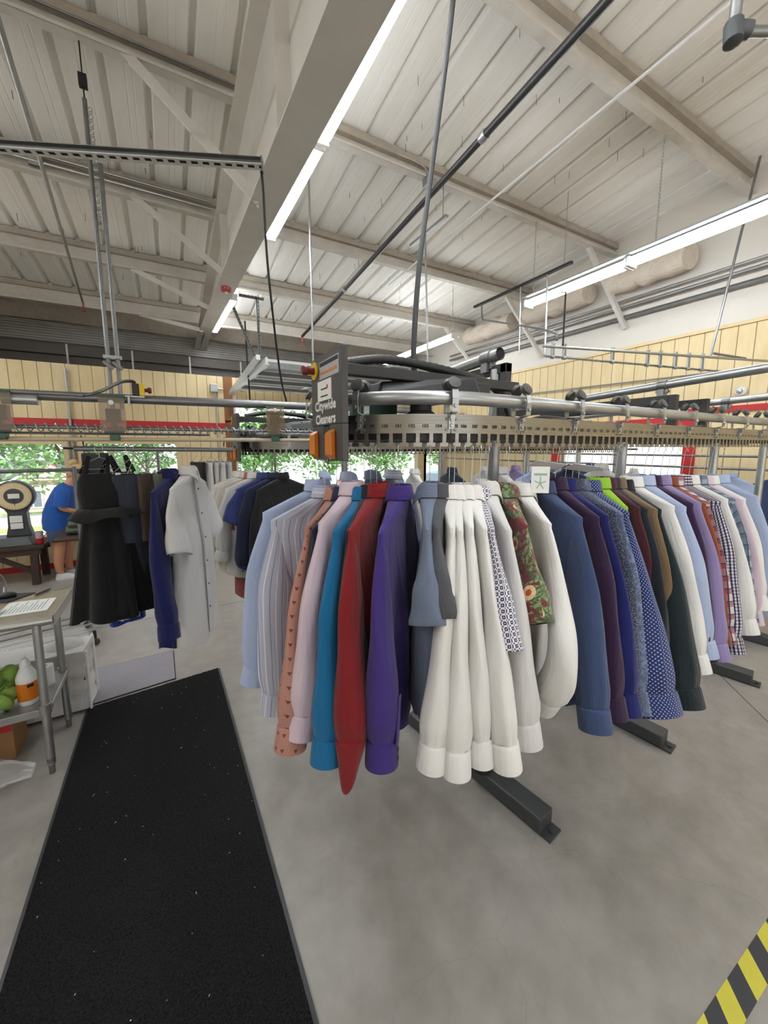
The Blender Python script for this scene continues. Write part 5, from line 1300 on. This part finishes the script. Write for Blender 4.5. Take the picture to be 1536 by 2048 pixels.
m = MB(); m.tube([(-.95, 7.15, .57), (-.95, 7.15, .06)], .025, 8)
for k in range(5): m.tube([(-.95, 7.15, .08), (-.95 + .26 * cos(k * 1.2566), 7.15 + .26 * sin(k * 1.2566), .03)], .018, 6)
m.build('base', 'blackpl', t)
t = thing('floor_fan', 'silver round floor fan at the left edge behind the table', 'fan', (-1.95, 5.6, 0))
for r_ in (.08, .14, .2, .26):
    m = MB(); m.tube([(-1.86 + r_ * cos(a) * .5, 5.6 + r_ * cos(a) * .8, .32 + r_ * sin(a)) for a in [2 * pi * j / 28 for j in range(28)]], .005, 6, ring=True); m.build('guard_ring', 'chrome', t)
m = MB(); m.tube([(-1.98, 5.5, .02), (-1.75, 5.75, .02)], .014, 8); m.tube([(-1.95, 5.55, .02), (-1.97, 5.42, .32)], .012, 8); m.tube([(-1.78, 5.72, .02), (-1.75, 5.79, .32)], .012, 8); m.build('stand', 'chrome', t)
m = MB()
for k in range(4):
    a = k * pi / 2; u_ = V(.5, .8, 0).normalized(); c_ = V(-1.86, 5.6, .32)
    m.quadbox([c_ + u_ * .03 * cos(a) + V(0, 0, .03 * sin(a)), c_ + u_ * .2 * cos(a - .3) + V(0, 0, .2 * sin(a - .3)), c_ + u_ * .2 * cos(a + .4) + V(0.02, -.02, .2 * sin(a + .4)), c_ + u_ * .03 * cos(a + .5) + V(.01, -.01, .03 * sin(a + .5))] + [p + V(.004, -.004, 0) for p in [c_ + u_ * .03 * cos(a) + V(0, 0, .03 * sin(a)), c_ + u_ * .2 * cos(a - .3) + V(0, 0, .2 * sin(a - .3)), c_ + u_ * .2 * cos(a + .4) + V(0.02, -.02, .2 * sin(a + .4)), c_ + u_ * .03 * cos(a + .5) + V(.01, -.01, .03 * sin(a + .5))]])
m.build('fan_blade', 'galv', t, False)

# ============================================================ THE PERSON
def skin_body(name, joints, edges, mat, parent, sub=2):
    me = bpy.data.meshes.new(name); me.from_pydata([Vector(j[0]) for j in joints], edges, [])
    o = bpy.data.objects.new(name, me); COL.objects.link(o); o.parent = parent
    md = o.modifiers.new('skin', 'SKIN'); md.use_smooth_shade = True
    sv = me.skin_vertices[0].data if me.skin_vertices else None
    if sv is None:
        bm_ = __import__('bmesh').new(); bm_.from_mesh(me); bm_.verts.layers.skin.verify(); bm_.to_mesh(me); bm_.free(); sv = me.skin_vertices[0].data
    for k, (co, r) in enumerate(joints):
        sv[k].radius = r if isinstance(r, tuple) else (r, r); sv[k].use_root = (k == 0)
    s_ = o.modifiers.new('sub', 'SUBSURF'); s_.levels = sub; s_.render_levels = sub
    me.materials.append(M[mat] if isinstance(mat, str) else mat)
    return o
pb = V(-1.46, 7.06, 0)
t = thing('person', 'person in a blue tee and headband bending over the dark folding table', 'person', pb)
def Q(x, y, z): return (x, y, z)
J = [(Q(.0, 0, .88), (.12, .12)), (Q(.05, 0, 1.08), (.125, .12)), (Q(.10, 0, 1.25), (.115, .10)), (Q(.16, 0, 1.36), (.075, .07)), (Q(.21, 0, 1.43), (.055, .055)), (Q(.27, 0, 1.50), (.085, .08)), (Q(.29, 0, 1.57), (.08, .075)),
     (Q(-.01, -.09, .80), .105), (Q(.0, -.09, .48), .068), (Q(-.04, -.09, .26), .062), (Q(-.03, -.09, .09), .042), (Q(.02, -.09, .04), (.04, .035)), (Q(.13, -.09, .035), (.035, .03)),
     (Q(.02, .10, .80), .105), (Q(.06, .10, .48), .068), (Q(.03, .10, .26), .062), (Q(.05, .10, .09), .042), (Q(.10, .10, .04), (.04, .035)), (Q(.21, .10, .035), (.035, .03)),
     (Q(.11, -.15, 1.28), .05), (Q(.08, -.24, 1.06), .045), (Q(.29, -.16, .97), .033), (Q(.36, -.13, .965), (.028, .02)),
     (Q(.13, .15, 1.28), .05), (Q(.12, .24, 1.06), .045), (Q(.33, .14, .99), .033), (Q(.40, .11, .985), (.028, .02)),
     (Q(.352, 0, 1.475), (.018, .018))]
fing = []
E_ = [(0, 1), (1, 2), (2, 3), (3, 4), (4, 5), (5, 6), (0, 7), (7, 8), (8, 9), (9, 10), (10, 11), (11, 12), (0, 13), (13, 14), (14, 15), (15, 16), (16, 17), (17, 18), (2, 19), (19, 20), (20, 21), (21, 22), (2, 23), (23, 24), (24, 25), (25, 26), (5, 27)]
for hidx, sy in ((22, -1), (26, 1)):
    hx_, hy_, hz_ = J[hidx][0]
    for k in range(5):
        o_ = (-.02 + .013 * k, .0) if k < 4 else (-.035, 0)
        L_ = (.062, .074, .07, .055, .045)[k]
        if k < 4:
            b1 = Q(hx_ + .035, hy_ + sy * -o_[0], hz_ - .004); b2 = Q(hx_ + .035 + L_ * .6, hy_ + sy * -o_[0] * 1.2, hz_ - .012); b3 = Q(hx_ + .03 + L_, hy_ + sy * -o_[0] * 1.2, hz_ - .035)
        else:
            b1 = Q(hx_ + .0, hy_ - sy * .03, hz_ - .008); b2 = Q(hx_ + .025, hy_ - sy * .045, hz_ - .016); b3 = Q(hx_ + .045, hy_ - sy * .045, hz_ - .03)
        i0 = len(J); J += [(b1, .009), (b2, .0085), (b3, .007)]; E_ += [(hidx, i0), (i0, i0 + 1), (i0 + 1, i0 + 2)]
skin_body('body', J, E_, 'skin', t)
def rings_xz(L, n=28):
    return [[V(cx_ + rx_ * cos(a), cy_ + ry_ * sin(a), z - tl * rx_ * cos(a)) + pb for a in [2 * pi * k / n for k in range(n)]] for cx_, cy_, z, rx_, ry_, tl in L]
m = MB(); m.loft(rings_xz([(-.01, 0, .735, .165, .195, .0), (-.015, 0, .76, .172, .20, .0), (-.01, 0, .86, .178, .20, .05), (.01, 0, .98, .175, .195, .12), (.05, 0, 1.10, .165, .19, .2), (.09, 0, 1.20, .15, .19, .3), (.12, 0, 1.28, .13, .175, .4), (.145, 0, 1.335, .10, .13, .5), (.165, 0, 1.37, .07, .08, .5)]), True, False, True); m.build('tee_body', C['teeblue'], t, True, 60)
for s_ in (-1, 1):
    m = MB(); m.tube([V(.115, s_ * .12, 1.30) + pb, V(.11, s_ * .19, 1.26) + pb, V(.10, s_ * .235, 1.17) + pb, V(.085, s_ * .25, 1.08) + pb], [.07, .082, .083, .08], 18); m.build('tee_sleeve', C['teeblue'], t, True, 60)
m = MB(); m.loft(rings_xz([(-.01, 0, .86, .155, .175, 0), (-.01, 0, .78, .16, .185, 0), (-.005, 0, .72, .155, .185, 0)]), True, True, True); m.build('shorts_waist', 'denim', t, True, 60)
for s_, xo in ((-1, -.005), (1, .03)):
    m = MB(); m.loft(rings_xz([(xo * .3, s_ * .09, .80, .13, .10, 0), (xo, s_ * .095, .70, .125, .105, 0), (xo, s_ * .095, .575, .118, .105, 0), (xo, s_ * .095, .57, .108, .097, 0)]), True, True, False); m.build('shorts_leg', 'denim', t, True, 60)
m = MB(); m.ell(V(.275, 0, 1.585) + pb, (.098, .088, .085), 20, 12); m.ell(V(.20, 0, 1.54) + pb, (.065, .075, .085), 16, 10); m.ell(V(.24, 0, 1.69) + pb, (.05, .05, .045), 14, 8); m.build('hair', 'hair', t)
m = MB(); m.loft([[V(.28 + (.104 * cos(a)) * k_, .094 * sin(a) * k_, 1.565 + dz_ + .035 * cos(a) * -.4) + pb for a in [2 * pi * j / 28 for j in range(28)]] for k_, dz_ in ((.97, -.03), (1.02, -.02), (1.03, .02), (.97, .035))]); m.build('headband', C['slate'], t)
for s_ in (-1, 1):
    m = MB(); m.ell(V(.262, s_ * .088, 1.50) + pb, (.018, .012, .028), 10, 8); m.build('ear', 'skin', t)
    m = MB(); m.ell(V(.349, s_ * .032, 1.512) + pb, (.008, .012, .007), 8, 6); m.build('eye', 'ink', t)
    y_ = -.09 if s_ < 0 else .10; xo = 0 if s_ < 0 else .08
    m = MB(); m.loft([[V(xo + cx_ + rx_ * cos(a), y_ + ry_ * sin(a), z) + pb for a in [2 * pi * j / 20 for j in range(20)]] for cx_, rx_, ry_, z in ((.045, .135, .05, .0), (.045, .14, .054, .012), (.045, .135, .052, .03), (.02, .10, .048, .065), (-.02, .06, .045, .095))], True, True, False); m.build('shoe', 'enamel', t)
m = MB(); m.ell(V(.345, 0, 1.452) + pb, (.008, .022, .006), 8, 6); m.build('mouth', 'maroon', t)

# ============================================================ CEILING FITTINGS
def fixture(x, y0, y1, z0, z1, label, w=.10):
    t = thing('strip_light', label, 'ceiling light', (x, (y0 + y1) / 2, (z0 + z1) / 2), 0, 'fluorescent strip lights')
    ex = [(-.034, .062), (-.034, .03), (-.022, .02), (.022, .02), (.034, .03), (.034, .062)]
    m = MB(); m.loft([[V(x + a, y, z + b) for a, b in ex] for y, z in ((y0, z0), (y1, z1))], True, True, True); m.build('housing', 'enamel', t, False)
    for s_ in (-1, 1):
        m = MB(); m.loft([[V(x + s_ * a, y, z + b) for a, b in ((.034, .034), (.082, .010), (.084, .014), (.038, .040))] for y, z in ((y0, z0), (y1, z1))], True, True, True); m.build('lens_wing', 'lens', t, False)
    m = MB(); m.tube([(x, y0 + .03, z0 - .008), (x, y1 - .03, z1 - .008)], .019, 12); m.build('lamp_tube', 'tube', t)
    for y, z in ((y0, z0), (y1, z1)):
        m = MB(); m.b6(x - .07, x + .07, y - .012, y + .012, z - .028, z + .06); m.build('end_cap', 'enamel', t, False)
    return t
ZL = 3.84
for x, y0, y1, z0, z1, lb in ((.95, .18, 2.58, 3.80, 3.84, 'long strip light on the rafter reaching the top edge'), (.95, 2.64, 4.0, 3.85, 3.89, 'second strip light on the rafter, behind the long one'),
        (.92, 6.1, 8.6, 4.0, 4.18, 'farthest strip light on the rafter, near the corrugated wall'), (4.17, 1.25, 2.41, 3.72, 3.72, 'chain hung strip light at the upper right edge'),
        (4.17, 2.44, 3.68, 3.71, 3.71, 'chain hung strip light left of the one at the right edge'), (4.2, 5.2, 7.5, 3.69, 3.69, 'small distant strip light hung above the conveyors'),
        (.95, -2.4, 0.0, 3.76, 3.80, 'added fill strip light, out of view on the rafter nearest the front openings'), (4.17, -2.4, -.1, 3.72, 3.72, 'added chain hung fill strip light, out of view nearest the front openings at the right'),  # both unseen, added to fill the room with light from behind
        (-2.9, -1.4, .9, 3.8, 3.8, 'added fill strip light, out of view over the left work area, nearest'), (-2.9, 1.6, 3.6, 3.8, 3.8, 'added fill strip light, out of view over the left work area, second'), (-2.9, 4.2, 6.6, 3.7, 3.7, 'added fill strip light, out of view over the left work area, third and nearest the windows')):  # three unseen fixtures added to brighten the left bay and ceiling
    fixture(x, y0, y1, z0, z1, lb)
def chain(p, q_, label, r=.010):
    p = Vector(p); q_ = Vector(q_); d = (q_ - p); n_ = max(4, int(d.length / .028)); m = MB()
    for k in range(n_):
        c = p + d * (k + .5) / n_; ax = V(1, 0, 0) if k % 2 else V(0, 1, 0)
        m.tube([c + ax * .007 * cos(a) + V(0, 0, .019) * sin(a) for a in [2 * pi * i / 8 for i in range(8)]], .0022, 4, ring=True)
    simple_thing('light_chain', label, 'chain', m, 'galv', 'light chains')
chain((4.17, 2.2, 4.74), (4.17, 2.2, 3.79), 'dark chain from the near purlin to the right hand strip light')
chain((4.17, 3.62, 4.69), (4.17, 3.62, 3.78), 'thin chain at the left end of the right hand strip lights')
chain((4.17, 1.3, 4.8), (4.17, 1.3, 3.79), 'chain holding the right end of the strip light at the edge')
chain((4.2, 5.26, 4.5), (4.2, 5.26, 3.76), 'thin chain holding the small distant strip light')
m = MB(); m.b6(4.08, 4.26, 1.2, 3.75, 3.795, 3.812); simple_thing('light_carrier', 'flat grey carrier strip above the right hand strip lights', 'channel', m, 'galv', smooth=False)

def sprinkler(pts, r, label, head):
    t = thing('sprinkler_pipe', label, 'pipe', pts[0], 0, 'sprinkler pipes')
    m = MB(); m.tube(pts, r, 12); m.build('tube', 'black' if r > .018 else 'galv', t)
    h_ = Vector(head); m = MB(); m.tube([h_ + V(0, 0, .06), h_], .012, 8); m.lathe([(.012, .0), (.028, -.004), (.028, -.01), (.012, -.014), (.012, -.035), (.03, -.04), (.03, -.044)], h_, 14); m.build('sprinkler_head', 'spr_red', t)
    for k in (.35, .7):
        c = Vector(pts[0]).lerp(Vector(pts[-1]), k); m = MB(); m.lathe([(r * 1.25, -.03), (r * 1.35, -.025), (r * 1.35, .025), (r * 1.25, .03)], c, 12, Vector(pts[-1]) - Vector(pts[0])); m.build('coupling', 'galv', t)
sprinkler([(1.86, -.6, 4.04), (2.40, 7.6, 4.04)], .026, 'dark sprinkler pipe running away through the middle of the ceiling', (2.40, 7.6, 3.97))
sprinkler([(-.36, -.3, 4.05), (-.99, 7.55, 4.05)], .015, 'shiny sprinkler pipe running away at the upper left', (-.99, 7.55, 3.98))
m = MB(); m.tube([(3.02, .2, 4.5), (3.02, 5.3, 4.30)], .011, 8); simple_thing('ceiling_conduit', 'thin white conduit crossing under the right purlins', 'conduit', m, 'enamel')
m = MB(); m.tube(spline([(1.9, 3.68, 4.82), (2.4, 3.66, 4.80), (2.52, 3.65, 4.76), (2.56, 3.64, 4.66)], 6), .010, 8); m.b6(2.50, 2.64, 3.6, 3.68, 4.60, 4.68); simple_thing('ceiling_junction', 'small grey junction box with bent conduit on the middle purlin', 'electrical box', m, 'galv')
m = MB(); m.b6(-.99, -.89, 5.14, 5.17, 4.56, 4.66); m.tube([(-4, 5.15, 4.60), (.6, 5.15, 4.60)], .013, 8); m.tube([(-4, 5.15, 4.67), (.6, 5.15, 4.67)], .009, 8); simple_thing('purlin_conduit', 'conduits with a box along the third purlin at the left', 'conduit', m, 'galv')
m = MB(); m.tube([(-4, 3.64, 4.78), (.62, 3.64, 4.78)], .008, 8); simple_thing('purlin_cable', 'cable laid along the second purlin at the upper left', 'cable', m, 'galv_dk')
# fire alarm on the rafter
t = thing('fire_alarm', 'red round fire alarm under the rafter by the far strip light', 'alarm', (.74, 5.35, 3.83))
m = MB(); m.lathe([(.055, 0), (.06, -.02), (.058, -.05), (.04, -.06)], (.74, 5.35, zbot(5.35) - .012), 24); m.build('horn_body', 'spr_red', t)
m = MB(); m.lathe([(.02, 0), (.018, -.02), (.005, -.024)], (.74, 5.35, zbot(5.35) - .07), 14); m.build('strobe_lens', 'chrome', t)
m = MB(); m.box((.74, 5.35, zbot(5.35) - .004), (.1, .1, .03)); m.build('back_box', 'enamel', t, False)
m = MB(); put_text(m, 'FIRE', .022, (.74, 5.292, zbot(5.35) - .045), (1, 0, 0), (0, 0, 1), .0006); m.build('lettering', 'whiteink', t, False)
# hanging cables, rods and struts
m = MB(); m.tube(spline([(1.30, 1.55, 4.78), (1.24, 1.6, 3.88), (1.19, 1.68, 3.2), (1.04, 1.55, 2.7), (.93, 1.42, 2.28), (.94, 1.40, 2.18)], 10), .012, 8)
for k in range(5): pass
simple_thing('power_cable', 'thick black cable dropping from the ceiling to the drive unit', 'cable', m, 'rubber')
def rod(p, q_, r, label, mat='galv_dk', name='hanger_rod'):
    m = MB(); m.tube([p, q_], r, 8); simple_thing(name, label, 'rod', m, mat, 'hanger rods')
rod((1.275, 3.72, 4.69), (1.275, 3.72, 2.05), .010, 'grey rod dropping just right of the rafter lights behind the sign board')
def channel_thing(a, b, rods, label, mat):
    t = thing('strut_channel', label, 'channel', a, 0, 'hung strut channels')
    m = MB(); m.bar(a, b, .041, .03); m.build('channel', mat, t, False, bevel=.003)
    for p, q_, r, nm in rods:
        m = MB(); m.tube([p, q_], r, 8); m.build(nm, 'galv', t)
channel_thing((2.73, 3.55, 4.33), (2.73, 4.25, 4.33), [((2.73, 3.95, 4.33), (2.80, 3.95, 2.75), .011, 'drop_rod'), ((2.73, 3.62, 4.69), (2.73, 3.62, 4.34), .005, 'hanger_rod')], 'short pale strut with a drop rod in the middle of the ceiling', 'galv')
channel_thing((4.03, 2.98, 3.93), (4.03, 4.55, 3.93), [((4.03, 3.3, 3.93), (4.06, 3.3, 3.0), .011, 'drop_rod'), ((4.03, 3.08, 4.7), (4.03, 3.08, 3.94), .004, 'hanger_rod'), ((4.03, 3.7, 3.93), (4.06, 3.7, 3.1), .008, 'drop_rod')], 'long dark strut with two drop rods left of the right hand lights', 'black')
pts = spline([(4.03, 4.4, 3.92), (4.04, 4.38, 3.72), (3.9, 4.1, 3.6), (3.15, 2.55, 2.98), (3.05, 2.36, 2.84)], 10)
m = MB(); m.tube(pts, .011, 8); simple_thing('bent_conduit', 'bent grey conduit sloping from the dark strut to the spring rail', 'conduit', m, 'galv_dk')
m = MB(); m.tube([(3.12, 2.35, 2.80), (3.25, 2.45, 3.3), (4.1, 3.2, 3.7)], .008, 8); simple_thing('loop_cable', 'thin cable rising from the spring rail to the lights', 'cable', m, 'blackpl')
# spring rail trapeze
t = thing('spring_rail', 'ladder like spring rail hung from the ceiling before the right wall', 'rail', (4.2, 2.05, 2.7))
a, b = V(2.948, 2.4, 2.784), V(5.5, 1.69, 2.788); d = (b - a)
m = MB(); m.tube([a - d * .01, b], .012, 10); m.build('upper_rod', 'galv', t)
lo = [a + d * u + V(0, .0, -.085 - .06 * u) for u in [i / 400 * .78 for i in range(401)]]
m = MB(); m.tube([lo[0], lo[-1]], .006, 8); m.build('lower_rod', 'galv_dk', t)
m = MB(); m.tube([p + V(0, .011 * cos(i * 1.25), .011 * sin(i * 1.25)) for i, p in enumerate(lo)], .0025, 4); m.build('coil_spring', 'galv_dk', t)
for u in (.03, .075, .27, .42, .475, .545, .605, .67):
    p = a + d * u; m = MB()
    for s_ in (-.012, .012): m.bar(p + d.normalized() * s_ + V(0, 0, .03), p + d.normalized() * s_ * 1 + V(0, -.0, -.10 - .06 * u), .004, .016, (0, 1, 0))
    m.lathe([(.018, -.014), (.018, .014)], p + V(0, 0, -.085 - .06 * u), 10, d); m.build('rung_clip', 'galv', t)
m = MB(); m.tube([(4.75, 1.9, 2.79), (5.2, 1.85, 4.7)], .012, 8); m.tube([(4.8, 1.9, 2.83), (5.2, 1.78, 2.80)], .012, 8); m.build('stay_rod', 'galv_dk', t)
# perforated angle hangers over the big door
t = thing('angle_hanger', 'perforated angle irons hanging the door track beside the rafter', 'bracket', (1.2, 6, 3.1))
def perf(p, q_):
    p = Vector(p); q_ = Vector(q_); m = MB(); m.bar(p, q_, .004, .04, (0, 1, 0)); m.bar(p + V(0, .02, 0), q_ + V(0, .02, 0), .04, .004, (0, 1, 0)); m.cur = 1; L_ = (q_ - p).length; dd = (q_ - p).normalized(); s_ = .02
    while s_ < L_ - .02: m.lathe([(.008, 0), (.008, .002)], p + dd * s_ + V(0, -.0235, 0), 8, (0, -1, 0)); s_ += .05
    m.build('angle_iron', ['galv_dk', 'ink'], t, False)
perf((1.0, 6.0, 4.03), (1.34, 6.0, 4.03)); perf((1.25, 6.0, 4.03), (1.25, 6.0, 3.0)); perf((.92, 6.0, 3.85), (1.24, 6.0, 3.06))
m = MB(); m.tube([(1.07, 6.05, 3.7), (1.09, 6.05, 2.6), (1.3, 6.05, 2.58)], .012, 8); m.build('bent_rod', 'blackpl', t)
m = MB(); m.bar((1.02, 5.0, 2.99), (1.02, 7.5, 2.86), .05, .06); m.build('track_rail', 'enamel', t, False)
# clamp fitting in the upper right corner
t = thing('pipe_clamp', 'dark cast pipe clamp at the upper right corner', 'clamp', (1.93, .8, 3.4))
m = MB(); m.tube([(1.80, .745, 3.75), (1.93, .81, 3.42)], .018, 12); m.tube([(1.93, .81, 3.43), (2.45, .55, 3.45)], .017, 12); m.build('pipe', 'galv_dk', t)
m = MB(); m.lathe([(.02, -.045), (.03, -.04), (.03, .03), (.024, .04)], (1.92, .805, 3.42), 14, (.1, .1, 1)); m.lathe([(.02, -.04), (.028, -.03), (.028, .03)], (1.95, .795, 3.43), 14, (1, -.5, 0)); m.build('cast_fitting', 'charcoal', t)
# rope lines hanging tags under the roof are the small screw tips through the deck
m = MB(); rs = random.Random(3)
for k in range(150):
    x = rs.choice([-1, 1]) * rs.uniform(.9, 4.0) + 1.0; y = rs.uniform(1.8, 8.2); L_ = rs.uniform(.04, .09)
    if .5 < x < 1.0 or x > 5.8 or x < -2.4: continue
    z = deck(y); m.tube([(x, y, z + .01), (x + .004, y, z - L_)], .0022, 4)
tag(m.build('roof_screws', 'ink', None, False), 'dark screw tips poking down through the roof panels', 'screws', None, 'stuff')

# ============================================================ RIGHT WALL RACK
t = thing('wall_rack', 'dark pipe garment rack along the yellow right wall', 'rack', (5.5, 4, 0))
for x, z in ((5.62, 1.80), (5.45, 1.665)):
    m = MB(); m.tube([(x, 1.0, z), (x, 7.3, z)], .014, 10); m.build('rail_bar', 'galv_dk', t)
for y in (1.05, 4.9, 7.25):
    m = MB(); m.tube([(5.62, y, 0), (5.62, y, 1.80)], .014, 8); m.tube([(5.62, y, 1.665), (5.45, y, 1.665)], .012, 8); m.build('upright', 'galv_dk', t)
WG = 'clothes on the right wall rack'
for lb, cloth, y, yaw in (('pale blue shirt on the right wall rack behind the post', 'lightblue', 1.86, 195), ('mid blue shirt at the right edge on the wall rack', 'slate', 1.50, 195), ('white shirt on the wall rack behind the conveyor', 'offwhite', 2.9, 185), ('light blue shirt on the wall rack in front of the red framed door', 'paleblue', 3.5, 185), ('grey shirt on the wall rack by the red framed door', 'slategrey', 4.1, 185)):
    shirt('dress_shirt', lb, C[cloth] if cloth != 'slate' else C['slate'], 5.45, y, 1.685, yaw + 70, 1.56 + .06, 1.50, (.30, .0, .90), group=WG, hang_group='hangers on the right wall rack', hem=-.8)
